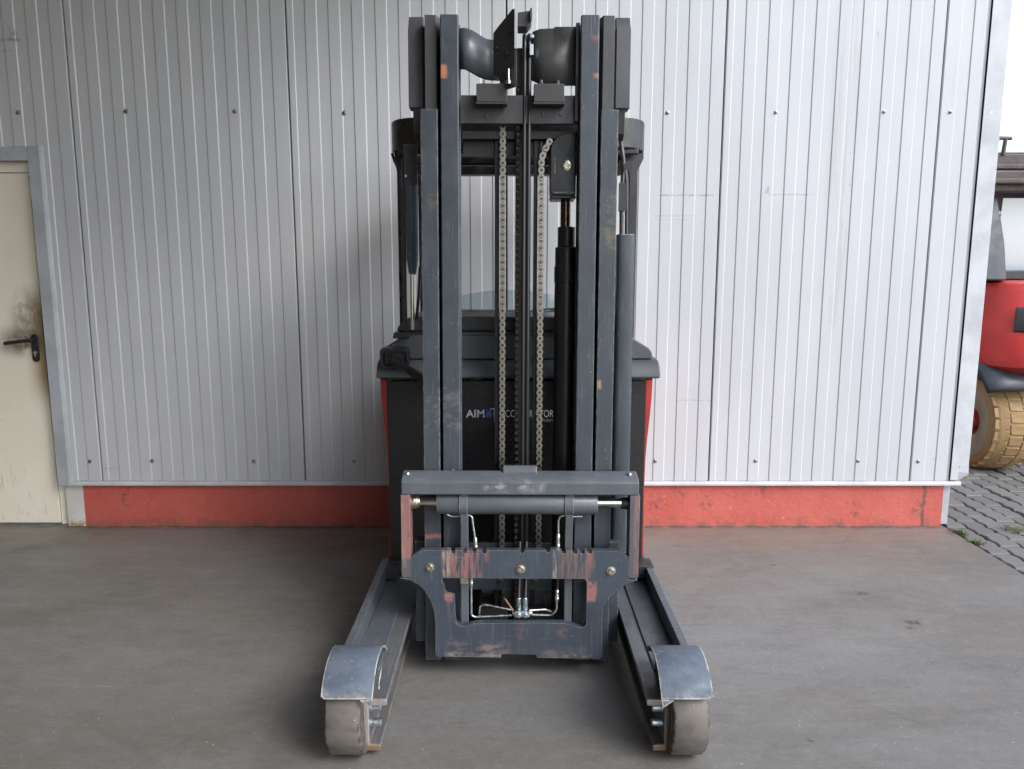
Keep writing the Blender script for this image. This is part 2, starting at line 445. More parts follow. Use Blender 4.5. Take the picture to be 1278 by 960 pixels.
dx = m.math('SUBTRACT', xx, -2.70); dz = m.math('SUBTRACT', zz, 1.20)
rr = m.math('SQRT', m.math('ADD', m.math('MULTIPLY', m.math('MULTIPLY', dx, dx), 2.0), m.math('MULTIPLY', dz, dz)))
g3 = m.math('MULTIPLY', m.ramp(rr, .03, .22, 1, 0), m.ramp(m.noise(16, 7, .8, vec=m.map((1, 1, .7))), .36, .60))
c = m.mix(m.math('MULTIPLY', g3, .8), c, (.16, .13, .09))
scf = m.math('MULTIPLY', m.ramp(m.noise(1, 4, .7, vec=m.map((70, 10, 11), rot=(0, .6, 0)), dist=.5), .56, .66), m.math('MULTIPLY', m.ramp(zz, .5, .28, 0, 1), m.ramp(zz, .0, .05)))
scf = m.math('MULTIPLY', scf, m.ramp(m.noise(5, 3), .36, .50))
c = m.mix(m.math('MULTIPLY', scf, .36), c, (.17, .15, .13))
c = m.mix(m.math('MULTIPLY', m.ramp(m.noise(33, 3, .6), .73, .77), .6), c, (.25, .17, .10))
m.bump(m.noise(4, 4), .12, .01)
m_door = m.out(c, .42)
m_lock = paint("lock_plastic", (.016, .016, .017), .35, .2, streak=0, dust=.3, chips=0)

# ---- ground materials
m = Mat("polished_concrete")
big = m.noise(.7, 6, .6, vec=m.map((.55, 1.4, 1)))
mid = m.noise(2.6, 7, .68, vec=m.map((.8, 1.5, 1)))
c = m.mix(m.ramp(big, .32, .68), (.148, .135, .116), (.200, .205, .205))
c = m.mix(m.math('MULTIPLY', m.ramp(mid, .42, .75), .42), c, (.100, .092, .082))
c = m.mix(m.math('MULTIPLY', m.ramp(m.noise(11, 9, .8, vec=m.map((.8, 1.5, 1))), .40, .70), .5), c, (.225, .223, .217))
c = m.mix(m.math('MULTIPLY', m.ramp(m.noise(52, 7, .82, vec=m.map((.7, 1.3, 1))), .44, .66), .40), c, (.100, .095, .086))
sw = m.noise(1, 8, .75, vec=m.map((3.5, 11, 1)), dist=.4)                     # long sweeping rub marks
c = m.mix(m.math('MULTIPLY', m.ramp(sw, .56, .74), .35), c, (.095, .086, .076))
c = m.mix(m.math('MULTIPLY', m.ramp(m.xyz()[1], 3.55, 4.2), m.math('MULTIPLY', m.ramp(m.noise(3, 6, .7, vec=m.map((.8, 3, 1))), .35, .7), .55)), c, (.235, .190, .135))
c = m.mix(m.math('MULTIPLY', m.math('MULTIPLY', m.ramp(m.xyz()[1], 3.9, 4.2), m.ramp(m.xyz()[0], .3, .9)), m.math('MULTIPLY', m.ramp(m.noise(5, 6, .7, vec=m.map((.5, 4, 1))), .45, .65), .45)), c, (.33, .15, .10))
for (cx, cy, r, w) in ((.2, 1.2, 1.62, .006), (.9, 1.0, 2.05, .008), (2.9, 3.3, 1.3, .007), (-2.2, .6, 1.9, .01), (3.6, 1.0, 1.8, .012)):
    dx = m.math('SUBTRACT', m.xyz()[0], cx); dy = m.math('SUBTRACT', m.xyz()[1], cy)
    rr = m.math('SQRT', m.math('ADD', m.math('MULTIPLY', dx, dx), m.math('MULTIPLY', dy, dy)))
    k = m.math('MULTIPLY', m.math('MULTIPLY', m.ramp(rr, r-w, r), m.ramp(rr, r, r+w*2.5, 1, 0)), m.ramp(m.noise(1.7, 4, .6, vec=m.map(loc=(cx, cy, 0))), .48, .64))
    c = m.mix(m.math('MULTIPLY', k, .45), c, (.085, .08, .078))
wh = m.math('MULTIPLY', m.ramp(m.noise(1, 4, .6, vec=m.map((7, 45, 1), rot=(0, 0, .5))), .69, .76), m.ramp(m.xyz()[0], .8, 1.8))
c = m.mix(m.math('MULTIPLY', wh, .4), c, (.5, .5, .5))
for sc, lo, a, cc in ((85, .715, .7, (.50, .49, .47)), (70, .72, .75, (.05, .047, .045)), (190, .66, .5, (.07, .067, .063)), (170, .67, .45, (.33, .325, .315))):
    c = m.mix(m.math('MULTIPLY', m.ramp(m.noise(sc, 2, .5, vec=m.map(loc=(sc, 0, 0))), lo, lo+.03), a), c, cc)
for (mp_, rt, lo, a_, cc) in (((3, 85, 1), .12, .66, .42, (.34, .335, .32)), ((3, 70, 1), -.35, .66, .45, (.065, .06, .055)), ((5, 110, 1), 1.1, .69, .40, (.36, .355, .345)), ((4, 60, 1), .7, .68, .4, (.06, .056, .05))):
    k = m.math('MULTIPLY', m.ramp(m.noise(1, 3, .6, vec=m.map(mp_, rot=(0, 0, rt), loc=(rt*9, 2, 0))), lo, lo+.05), m.ramp(m.noise(1.6, 3, vec=m.map(loc=(rt*5, 1, 0))), .48, .62))
    c = m.mix(m.math('MULTIPLY', k, a_), c, cc)
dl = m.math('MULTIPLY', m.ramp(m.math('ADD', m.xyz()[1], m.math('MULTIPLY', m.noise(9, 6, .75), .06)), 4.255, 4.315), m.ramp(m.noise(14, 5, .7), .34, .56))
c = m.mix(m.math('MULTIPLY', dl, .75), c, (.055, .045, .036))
ln = m.math('ABSOLUTE', m.math('ADD', m.math('ADD', m.xyz()[0], m.math('MULTIPLY', m.xyz()[1], -.62)), 5.05))
c = m.mix(m.math('MULTIPLY', m.ramp(ln, .002, .006, 1, 0), m.math('MULTIPLY', m.ramp(m.xyz()[1], 3.3, 3.6), .6)), c, (.06, .055, .05))
ck = m.math('ABSOLUTE', m.math('SUBTRACT', m.noise(.9, 8, .62, vec=m.map((1, 1.2, 1), loc=(7, 3, 0))), .5))
c = m.mix(m.math('MULTIPLY', m.ramp(ck, .0005, .0022, 1, 0), m.math('MULTIPLY', m.ramp(m.noise(.8, 2, vec=m.map(loc=(2, 9, 0))), .52, .6), .35)), c, (.06, .057, .053))
for (x, y, sz_) in ((1.62, 3.36, .022), (1.70, 3.07, .034), (2.19, 2.78, .034), (1.67, 3.02, .02), (1.32, 3.7, .014), (.95, 2.25, .012), (1.9, 2.35, .010)):
    k = m.math('MULTIPLY', m.box(x-sz_, x+sz_, y-sz_*.55, y+sz_*.55, soft=.010, a=0, b=1, wob=.04), m.ramp(m.noise(60, 5, .75), .42, .48))
    c = m.mix(m.math('MULTIPLY', k, .85), c, (.045, .04, .04))
m.bump(m.math('ADD', m.noise(70, 6, .75), m.math('MULTIPLY', m.noise(3, 4), .8)), .24, .004)
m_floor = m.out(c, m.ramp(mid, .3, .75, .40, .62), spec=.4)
m = Mat("paving_concrete")
oi = m.n.new("ShaderNodeObjectInfo")
c = m.mix(oi.outputs["Random"], (.115, .114, .110), (.175, .172, .165))
c = m.mix(m.ramp(m.noise(20, 6, .7), .35, .75), c, (.15, .147, .14))
c = m.mix(m.math('MULTIPLY', m.ramp(m.noise(160, 3), .62, .7), .5), c, (.24, .235, .23))
m.bump(m.noise(90, 5, .7), .4, .004)
m_paver = m.out(c, .8)
m = Mat("joint_soil")
c = m.mix(m.ramp(m.noise(30, 6, .7), .35, .7), (.075, .07, .06), (.13, .12, .105))
m.bump(m.noise(50, 6), .5, .01)
m_soil = m.out(c, .95)
m = Mat("yard_ground")
c = m.mix(m.ramp(m.noise(.8, 8, .65), .3, .7), (.15, .147, .14), (.22, .215, .205))
c = m.mix(m.math('MULTIPLY', m.ramp(m.noise(9, 6, .7), .45, .7), .5), c, (.10, .097, .09))
m.bump(m.noise(12, 6), .4, .01)
m_yard = m.out(c, .9)
m = Mat("weed_leaf")
c = m.mix(m.noise(30, 3), (.06, .095, .03), (.16, .17, .06))
m_weed = m.out(c, .6)
m = Mat("roof_steel")
m_roof = m.out(m.mix(m.noise(2, 4), (.22, .175, .13), (.27, .22, .17)), .6)
m = Mat("tyre_rubber")
c = m.mix(m.ramp(m.noise(7, 6, .7), .3, .7), (.235, .145, .06), (.32, .21, .095))
c = m.mix(m.math('MULTIPLY', m.ramp(m.noise(22, 6, .75), .5, .7), .5), c, (.30, .24, .16))
m.bump(m.noise(50, 5), .3, .004)
m_tyre = m.out(c, .75)
m_rim = paint("rim_paint", (.34, .03, .025), .45, .4, streak=.2, dust=.6)
m = Mat("tyre_sidewall")
c = m.mix(m.ramp(m.noise(9, 6, .7), .3, .7), (.22, .19, .14), (.30, .26, .19))
m_side = m.out(c, .8)
m = Mat("cab_glass")
m_glass = m.out((.30, .36, .43), .05, spec=1.0)
m_fork_red = paint("truck_red", (.43, .026, .022), .42, .2, streak=.1, dust=.2, chips=.1)
m_fork_grey = paint("truck_grey", (.035, .042, .054), .45, .3, streak=.2, dust=.5)
m_fork_brown = paint("truck_roof_paint", (.052, .038, .034), .5, .5, streak=.3, dust=.8)
m_fork_black = paint("truck_black", (.03, .032, .036), .5, .3, streak=.1, dust=.5)

# ================================================================== SETTING
def structure(name, mb, mat, parent=None, **k):
    o = obj(name, mb, mat, parent, **k); 
    if parent is None: o["kind"] = "structure"
    return o
# yard: one sheet to the horizon (lies below floor slab and paving)
mb = MB(); mb.sheet([[(-600, -600, -.06), (600, -600, -.06)], [(-600, 600, -.06), (600, 600, -.06)]])
structure("ground", mb, m_yard, smooth=0)
FX = 2.505
mb = MB(); mb.box(-9, FX, -9, 4.6, -.05, 0)
structure("floor", mb, m_floor, smooth=0)
mb = MB(); mb.sheet([[(FX+.001, -3, -.028), (9.5, -3, -.028)], [(FX+.001, 12, -.028), (9.5, 12, -.028)]])
pave = structure("pavement", mb, m_soil, smooth=0)

# wavy interlocking paving stones; the nearest ones visible are parts, the rest one mass
def paver_mb(mb, x, y, z, jit=None):
    W, L, A = .108, .196, .011
    P = .098
    ys = [0, .049, .098, .147, .196]
    off = [0, A, 0, A, 0]
    ring = [(x + o, y + t) for t, o in zip(ys, off)] + [(x + W + o, y + t) for t, o in zip(ys[::-1], off[::-1])]
    ins = .006
    cx, cy = x + W/2 + A/2, y + L/2
    lo = [mb.bm.verts.new((px, py, z-.04)) for px, py in ring]
    mid = [mb.bm.verts.new((px, py, z-.006)) for px, py in ring]
    top = [mb.bm.verts.new((px + (ins if px < cx else -ins), py + (ins if py < cy else -ins)*abs(py-cy)/(L/2), z)) for px, py in ring]
    n = len(ring)
    for i in range(n):
        j = (i+1) % n
        mb.bm.faces.new((lo[i], lo[j], mid[j], mid[i]))
        mb.bm.faces.new((mid[i], mid[j], top[j], top[i]))
    mb.bm.faces.new(top)
cells = []
for cxi in range(60):
    for cyi in range(-12, 45):
        x = FX + .022 + cxi*.117
        y = cyi*.204 + (.102 if cxi % 2 else 0)
        cells.append((x, y))
def pix(x, y, z=0):
    t = math.atan(.1557); dz = z-1.5
    zc = y*math.cos(t) - dz*math.sin(t); yc = y*math.sin(t) + dz*math.cos(t)
    if zc < .1: return None
    return 639+960*x/zc, 480-960*yc/zc
vis, rest = [], []
for (x, y) in cells:
    p = pix(x+.06, y+.1)
    seen = p and p[0] < 1300 and p[1] < 770 and y > 3.2 and y < 6.3
    if seen and y > 4.1 and x > FX+.3+(6.3-y)*2: seen = True
    (vis if seen else rest).append((x, y))
vis.sort(key=lambda c: c[1])
rest += vis[290:]; vis = vis[:290]
pm = MB(); paver_mb(pm, 0, 0, 0); pme = pm.mesh("paving_stone", m_paver, 30)
for (x, y) in vis:
    M = Matrix.Translation((x, y, -.004 + rng.uniform(-.005, .004))) @ Matrix.Rotation(rng.uniform(-.025, .025), 4, 'X') @ Matrix.Rotation(rng.uniform(-.03, .03), 4, 'Y')
    place("paving_stone", pme, pave, M)
mb = MB()
for (x, y) in rest:
    if 9.3 > x: paver_mb(mb, x, y, -.004 + rng.uniform(-.005, .004))
o = obj("paving_field", mb, m_paver, pave); o["kind"] = "stuff"

# ------------------------------------------------------------------ warehouse wall
WY = 4.27
wall = thing("warehouse_wall", "pale grey ribbed metal warehouse wall with red painted plinth behind the reach truck", "wall", (0, WY+.1, 0))
WTOP = 4.55
def panel_mb(x0, x1, z0, z1, phase, cut=None):
    x = x0; lo = True
    step, sl, dp = .0613, .0048, .0042
    xe = x1
    prof = [(x0, WY+.03), (x0, WY+.006), (x0+.004, WY)]
    k = 0
    xs = x0 + phase
    level = WY
    while xs < x1-.02:
        nl = WY + dp if level == WY else WY
        prof += [(xs, level), (xs+sl, nl)]
        level = nl; xs += step
    if level != WY: prof += [(x1-.012, level), (x1-.004, WY)]
    else: prof += [(x1-.004, WY)]
    prof += [(x1, WY+.006), (x1, WY+.03)]
    m_ = MB()
    if cut:                                   # door opening on the left of the cut line
        cx, cz = cut
        L = [p for p in prof if p[0] < cx]; Rr = [p for p in prof if p[0] >= cx]
        lv = L[-1][1]
        L = L + [(cx, lv)]; Rr = [(cx, lv)] + Rr
        m_.sheet([[(a, b, cz) for a, b in L], [(a, b, z1) for a, b in L]])
        m_.sheet([[(a, b, z0) for a, b in Rr], [(a, b, z1) for a, b in Rr]])
    else:
        m_.sheet([[(a, b, z0) for a, b in prof], [(a, b, z1) for a, b in prof]])
    return m_
joints = [-4.66, -3.505, -2.347, -1.185, -.030, 1.125, 2.278]
ZB = .276
door_x0, door_x1, door_top = -3.56, -2.59, 2.06
for a, b in zip(joints, joints[1:]):
    ct = (-2.565, 2.10) if -3.6 <= a <= -3.4 else None
    obj("wall_panel", panel_mb(a+.0035, b-.0035, ZB, WTOP, .033, ct), m_clad, wall, smooth=0)
obj("wall_panel", panel_mb(2.2805, 2.5035, ZB, WTOP, .075), m_clad, wall, smooth=0)
mb = MB(); mb.box(door_x1-.01, 2.55, WY+.032, WY+.12, .25, WTOP); mb.box(-4.7, door_x1-.012, WY+.032, WY+.12, 2.1, WTOP); mb.box(-4.7, -3.58, WY+.032, WY+.12, .25, 2.098)
obj("panel_core", mb, m_dark_gap, wall, smooth=0)
# screws
sm = MB(); sm.lathe((0, 0, 0), (0, -1, 0), [(0, .0115), (.002, .0115), (.003, .0075), (.009, .007), (.0105, .004)], 12)
sme = sm.mesh("screw", m_screw)
for x in (-3.2, -2.63, -2.056, -1.476, -.892, -.3, .24, .828, 1.404, 1.98, 2.333):
    place("screw", sme, wall, Matrix.Translation((x, WY+.001, 2.303+rng.uniform(-.004, .004))))
for x in (-2.41, -2.053, -1.472, -.9, -.3, .24, .818, 1.39, 1.975, 2.318):
    place("screw", sme, wall, Matrix.Translation((x, WY+.001, .393+rng.uniform(-.003, .003))))
# base flashing
mb = MB(); mb.prism([(WY-.012, .252), (WY-.012, .262), (WY-.004, .274), (WY+.03, .2745), (WY+.03, .252)], -2.575, 2.568, axis='x')
obj("base_flashing", mb, m_flash, wall, smooth=0)
# corner flashing, foot bent
mb = MB()
rows = []
for z, bx, by in ((.283, .0, -.004), (.33, -.010, -.016), (.39, 0, 0), (WTOP, 0, 0)):
    rows.append([(2.506, WY-.006, z), (2.548, WY-.006, z), (2.549, WY-.006, z), (2.602+bx*.6, WY-.006+by, z + (.03 if z < .3 else 0)), (2.606+bx, WY+.0, z+(.035 if z < .3 else 0)), (2.606, WY+.4, z)])
mb.sheet(rows)
o = obj("corner_flashing", mb, m_flash, wall, smooth=0)
sd = o.modifiers.new("thick", 'SOLIDIFY'); sd.thickness = .0025; sd.offset = 1
mb = MB()
mb.lathe((2.552, WY-.006, .36), (0, -1, 0), [(0, .006), (.003, .005)], 8)
mb.lathe((2.548, WY-.006, 2.30), (0, -1, 0), [(0, .006), (.003, .005)], 8)
obj("rivet", mb, m_zinc2, wall)
# side of the building (out along +Y) and its top
mb = MB(); mb.box(2.52, 2.60, WY+.401, 14, .26, WTOP)
obj("side_cladding", mb, m_flash, wall, smooth=0)
# plinth
mb = MB(); mb.box(-2.472, 2.488, WY+.018, WY+.2, 0, .252); obj("plinth", mb, m_plinth, wall, smooth=0)
mb = MB(); mb.box(-2.575, -2.4725, WY+.020, WY+.2, 0, .251); obj("plinth_end", mb, m_render, wall, smooth=0)
mb = MB(); mb.box(2.490, 2.545, WY+.05, WY+.16, .0, .251); obj("corner_post", mb, m_trim, wall, bevel=.004)
mb = MB(); mb.box(2.49, 2.56, WY+.201, 14, -.02, .259); obj("side_plinth", mb, m_plinth, wall, smooth=0)
mb = MB(); mb.box(-4.7, -3.6, WY+.018, WY+.2, 0, .252); obj("plinth", mb, m_plinth, wall, smooth=0)
# door with frame and trim
DY = WY+.055
mb = MB(); mb.box(-3.49, -2.641, DY, DY+.045, .008, 1.992)
door = obj("door", mb, m_door, wall, bevel=.003)
mb = MB(); mb.prism([(-3.54, 0), (-3.494, 0), (-3.494, 1.998), (-2.634, 1.998), (-2.634, 0), (-2.580, 0), (-2.580, 2.055), (-3.54, 2.055)], DY-.002, DY+.1)
obj("door_frame", mb, m_door, wall, bevel=.003)
mb = MB(); mb.box(-3.6, -2.578, DY-.018, DY+.08, 2.0555, 2.1)
obj("door_head", mb, m_flash, wall, smooth=0)
mb = MB(); mb.prism([(-2.593, WY-.014), (-2.593, WY+.03), (-2.590, WY+.03), (-2.590, WY-.011), (-2.532, WY-.011), (-2.520, WY-.004), (-2.512, WY-.001), (-2.512, WY-.004), (-2.518, WY-.008), (-2.531, WY-.014)], .252, 2.128, axis='z')
obj("door_trim", mb, m_trim, wall, smooth=0)
mb = MB(); mb.box(-3.62, -2.594, WY-.012, WY+.03, 2.052, 2.126)
obj("door_trim", mb, m_trim, wall, bevel=.003)
mb = MB()
for x, z in ((-2.58, 2.112), (-2.535, 2.112), (-2.555, .95), (-2.545, .37), (-2.70, 2.09)):
    mb.lathe((x, WY-.0135, z), (0, -1, 0), [(0, .004), (.002, .003)], 8)
obj("rivet", mb, m_zinc2, wall)
mb = MB(); mb.prism(rpoly(-2.708, -2.668, .957, 1.115, .0195, 6), DY-.011, DY)
lk = obj("lock_plate", mb, m_lock, door, bevel=.003)
mb = MB(); mb.cyl((-2.688, DY-.012, 1.085), (-2.688, DY-.05, 1.082), .011, 14)
mb.tube([(-2.68, DY-.05, 1.082), (-2.72, DY-.052, 1.080), (-2.80, DY-.052, 1.070), (-2.83, DY-.05, 1.066)], .0105, 12)
obj("handle", mb, m_lock, door)
mb = MB(); mb.lathe((-2.688, DY-.011, 1.010), (0, -1, 0), [(0, .010), (.004, .0095)], 16); mb.box(-2.690, -2.686, DY-.018, DY-.011, .985, 1.005)
obj("lock_cylinder", mb, m_pipe, door)

# ------------------------------------------------------------------ canopy over the loading bay (beyond the frame; it shades the left side)
can = thing("loading_canopy", "steel canopy roof over the concrete loading bay, beyond the top of the photo", "canopy", (-3, 0, 0))
CX0, CX1, CY0 = -4.6, .7, -6.1
mb = MB(); mb.box(CX0, CX1, CY0, WY-.01, 4.00, 4.12); obj("roof_deck", mb, m_roof, can, smooth=0)
for y in (-6.0, -3.2, -.4, 2.3):
    mb = MB(); mb.box(CX0, CX1, y-.06, y+.06, 3.80, 3.997); obj("roof_beam", mb, m_roof, can, smooth=0)
for y in (-5.9,):
    for x in (-4.45, .3):
        mb = MB(); mb.box(x-.07, x+.07, y-.07, y+.07, 0, 3.798); obj("post", mb, m_roof, can, smooth=0)
mb = MB(); mb.box(CX0-.1, CX0-.002, -6.1, WY-.01, 0, 3.997); obj("end_wall", mb, m_roof, can, smooth=0)
mb = MB(); mb.box(CX0+.002, .45, CY0-.1, CY0-.002, 0, 3.997); obj("added_shade_wall", mb, m_roof, can, smooth=0)  # unseen wall, added to cut light from the front and darken the left

# ================================================================== REACH TRUCK
truck = thing("reach_truck", "anthracite and black reach truck with lowered mast and two front base legs", "reach truck", (.018, 3.2, 0))
MM = Matrix.Translation((.018, 2.70, 0)) @ Matrix.Rotation(R(-2.0), 4, 'X') @ Matrix.Rotation(R(.21), 4, 'Y')
def mp(name, mb, mat, parent=truck, bevel=.0015, **k):
    return obj(name, mb, mat, parent, MM, bevel=bevel, **k)
def chan(s, xi, xo, webx0, webx1, d0, ft, d1, h0, h1):
    """I / C rail: flanges xi..xo, web; s mirrors"""
    pts = [(xi, d0), (xo, d0), (xo, d0+ft), (webx1, d0+ft), (webx1, d1-ft), (xo, d1-ft), (xo, d1), (xi, d1), (xi, d1-ft), (webx0, d1-ft), (webx0, d0+ft), (xi, d0+ft)]
    clean = []
    for p in pts:
        if not clean or (abs(clean[-1][0]-p[0]) + abs(clean[-1][1]-p[1])) > 1e-6: clean.append(p)
    m_ = MB(); m_.prism([(s*a, b) for a, b in clean], h0, h1, axis='z')
    return m_
for s in (-1, 1):
    mp("outer_mast_rail", chan(s, .2825, .343, .318, .336, 0, .02, .15, .03, 2.033), m_rail, bevel=.005, seg=3)
    mp("inner_mast_rail", chan(s, .209, .2725, .230, .250, -.002, .022, .12, .03, 2.344), m_rail, bevel=.005, seg=3)
    # middle section: shows above the outer rail
    mb = MB(); mb.prism([(s*.289, .03), (s*.328, .03), (s*.328, .13), (s*.276, .13), (s*.276, .07)], .05, 2.352, axis='z')
    mr = mp("middle_mast_rail", mb, m_midrail)
    mb = MB(); mb.prism([(.075, 2.053), (.135, 2.053), (.135, 2.372), (.11, 2.372), (.075, 2.318)], s*.340, s*.392, axis='x')
    mp("rail_head", mb, m_midrail, bevel=.003)
    mb = MB(); mb.box(min(s*.322, s*.342), max(s*.322, s*.342), .085, .13, 2.0, 2.33)
    mb.prism([(.085, 2.053), (.13, 2.053), (.13, 1.95), (.10, 1.97)], s*.345, s*.378, axis='x')
    mp("rail_web", mb, m_dark)
# rear rail on the right with rounded edges
mb = MB(); mb.prism(rpoly(.361, .424, .085, .16, .014, 3), .42, 1.615, axis='z')
mp("side_beam", mb, m_rail, bevel=0)
mb = MB(); mb.tube([(.378, .12, 1.60), (.376, .12, 1.75), (.382, .13, 1.88), (.372, .16, 1.97)], .008, 8); mb.tube([(.398, .13, 1.60), (.395, .13, 1.80), (.388, .14, 1.86)], .007, 8); mb.box(.366, .39, .10, .13, 1.70, 1.80)
mp("cable_bundle", mb, m_core, bevel=0)
mb = MB()
for k in range(10):
    z = 1.80 + k*.002; a = k*.7
    pass
mb.lathe((.395, .105, 1.86), (0, 1, 0), [(0, .016), (.004, .016)], 12)
mp("cable_clip", mb, m_core, bevel=0)

# top cross members
mb = MB(); mb.box(-.206, .209, .06, .085, 1.997, 2.093)
for x, z in ((-.115, 2.018), (.083, 2.027), (.147, 2.028)):
    mb.lathe((x, .0598, z), (0, -1, 0), [(0, .006), (.004, .005)], 10)
mp("cross_beam", mb, m_plate)
mb = MB(); mb.box(-.206, .209, .115, .17, 1.955, 1.982); mb.box(-.206, .209, .16, .175, 1.90, 1.955)
mp("cross_brace", mb, m_dark)
mb = MB()
cols = [(-.208, .055, 2.313, 2.180), (-.19, .050, 2.314, 2.178), (-.165, .056, 2.307, 2.168), (-.14, .075, 2.296, 2.159), (-.118, .092, 2.290, 2.155), (-.10, .095, 2.289, 2.153), (-.06, .095, 2.288, 2.152)]
mb.sheet([[(x, d, a + (b-a)*t) for (x, d, a, b) in cols] for t in (0, .5, 1)])
o = mp("curved_cross_plate", mb, m_curve, bevel=0, smooth=60)
sd = o.modifiers.new("thick", 'SOLIDIFY'); sd.thickness = .014; sd.offset = 0
mb = MB()
def skew_plate(mb, pts, th):
    vs0 = [mb.bm.verts.new(p) for p in pts]; vs1 = [mb.bm.verts.new((p[0]+th[0], p[1]+th[1], p[2])) for p in pts]
    mb.bm.faces.new(vs0); mb.bm.faces.new(vs1[::-1])
    n = len(pts)
    for i in range(n):
        j = (i+1) % n
        mb.bm.faces.new((vs0[j], vs0[i], vs1[i], vs1[j]))
def dz(x): return -.03 + (-.018 - x)*1.15
pl = [(-.018, 2.352), (-.026, 2.354), (-.084, 2.308), (-.092, 2.300), (-.092, 2.155), (-.076, 2.150), (-.066, 2.122), (-.05, 2.098), (-.018, 2.098)]
skew_plate(mb, [(x, dz(x), z) for x, z in pl], (.0085, -.002))
hb = mp("hose_bracket", mb, m_plate, bevel=.001)
mb = MB(); mb.box(-.0185, -.0095, -.0365, -.0325, 2.222, 2.350); mp("bracket_edge", mb, m_trim, hb, bevel=.001)
for x, z in ((-.033, 2.282), (-.083, 2.245), (-.047, 2.215)):
    mb = MB(); mb.lathe((x, dz(x)-.001, z), (-.7, -.7, 0), [(0, .009), (.006, .008)], 8); mp("bracket_bolt", mb, m_pin, bevel=0)
mb = MB(); mb.lathe((-.038, -.02, 2.11), (0, 0, 1), [(0, .010), (.012, .010), (.012, .006), (.05, .005)], 8); mp("bracket_bolt", mb, m_screw, bevel=0)
mb = MB(); mb.prism([(-.0075, 2.345), (.040, 2.352), (.040, 2.318), (.024, 2.300), (-.0075, 2.300)], -.015, .06); mb.prism([(.034, 2.352), (.041, 2.354), (.041, 2.318), (.034, 2.312)], -.035, -.0155)
mp("hose_guide", mb, m_plate)
mb = MB(); cols = [(.036, .105, 2.284, 2.160), (.041, .090, 2.299, 2.153), (.052, .074, 2.311, 2.143), (.070, .064, 2.315, 2.131), (.086, .060, 2.315, 2.126), (.12, .059, 2.316, 2.126), (.121, .059, 2.321, 2.126), (.209, .059, 2.322, 2.127)]
mb.sheet([[(x, d, a + (b-a)*t) for (x, d, a, b) in cols] for t in (0, .5, 1)])
o = mp("cross_plate", mb, m_plate, bevel=0, smooth=60)
sd = o.modifiers.new("thick", 'SOLIDIFY'); sd.thickness = .012; sd.offset = 0
mb = MB(); mb.box(.195, .209, .035, .0525, 2.0, 2.33); mp("plate_rib", mb, m_plate)
mb = MB(); mb.box(.035, .048, .045, .058, 2.225, 2.262)
mb.lathe((.044, .06, 2.29), (0, -1, 0), [(0, .008), (.007, .007)], 8); mp("plate_clip", mb, m_zinc, bevel=.001)
for x0 in (-.149, .050):
    mb = MB(); mb.prism(fillet([(x0, 2.058), (x0, 2.119), (x0+.105, 2.119), (x0+.105, 2.058)], .003, 2), .005, .0598)
    bx = mp("stop_block", mb, m_plate, bevel=.003)
    for q in (.026, .086):
        mb = MB(); mb.lathe((x0+q, .035, 2.1195), (0, 0, 1), [(0, .009), (.006, .009), (.006, .005), (.018, .005), (.019, .003)], 6)
        mp("bolt", mb, m_zinc, bx, bevel=0)
    mb = MB(); mb.box(x0-.002, x0+.107, .003, .05, 2.050, 2.0575)
    mp("stop_shim", mb, m_dark, bx)

# chains
def link_mesh(name, th, mat, pins):
    m_ = MB(); p = .0254; r = .0116; n = 9
    pts = []
    for i in range(n): a = R(-20 + 220*i/(n-1)); pts.append((r*math.cos(a), p/2 + r*math.sin(a)))
    pts.append((-.0072, 0))
    for i in range(n): a = R(160 + 220*i/(n-1)); pts.append((r*math.cos(a), -p/2 + r*math.sin(a)))
    pts.append((.0072, 0))
    m_.prism(pts, -th/2, th/2)
    if pins:
        for z in (-p/2, p/2):
            m_.lathe((0, -th/2-.0002, z), (0, -1, 0), [(0, .0056), (.0022, .0052), (.0022, .0026), (.0004, .0020)], 10)
    me = m_.mesh(name, mat, 30)
    if pins:
        me.materials.append(m_pin)
        for f in me.polygons:
            if max(me.vertices[i].co.y for i in f.vertices) < -th/2 - .0001: f.material_index = 1
    return me
lk_out = link_mesh("chain_link", .007, m_chain, True)
lk_in = link_mesh("chain_link", .010, m_chain, False)
dk_out = link_mesh("chain_link", .007, m_chain_dark, True)
dk_in = link_mesh("chain_link", .012, m_chain_dark, False)
def chain(x, d, h0, h1, A, B, rot=0, curve=None):
    c = mp("lift_chain", MB().box(x-.003, x+.003, d+.008, d+.014, h0, h1) if not rot else MB().box(x-.003, x+.003, d+.003, d+.009, h0, h1), m_core, bevel=0)
    h = h1 - .012; k = 0
    while h > h0:
        xx, tilt = x, 0
        if curve: xx, tilt = curve(x, h)
        off = 0 if k % 2 == 0 else .0075
        if rot: M = Matrix.Translation((xx, d+off*.3, h)) @ Matrix.Rotation(R(90), 4, 'Z')
        else: M = Matrix.Translation((xx, d+off, h)) @ Matrix.Rotation(tilt, 4, 'Y')
        place("chain_link", A if k % 2 == 0 else B, c, MM @ M)
        h -= .0254; k += 1
    return c
chain(-.058, .11, .42, 1.995, lk_out, lk_in)
def cv(x, h):
    if h < 1.86: return x, 0
    t = (h-1.86)
    return x + t*t*4.2, 8*t*.9
chain(.082, .11, .42, 1.945, lk_out, lk_in, curve=cv)
chain(-.004, .10, .18, 2.12, dk_out, dk_in, rot=90)
# chain guides / inner posts behind the chains
for x0, x1 in ((-.088, -.072), (.056, .070)):
    mb = MB(); mb.box(x0, x1, .145, .20, .10, 1.99); mp("guide_strip", mb, m_core)
mb = MB(); mb.box(-.012, .044, .118, .15, .10, 2.27); mp("guide_strip", mb, m_core)
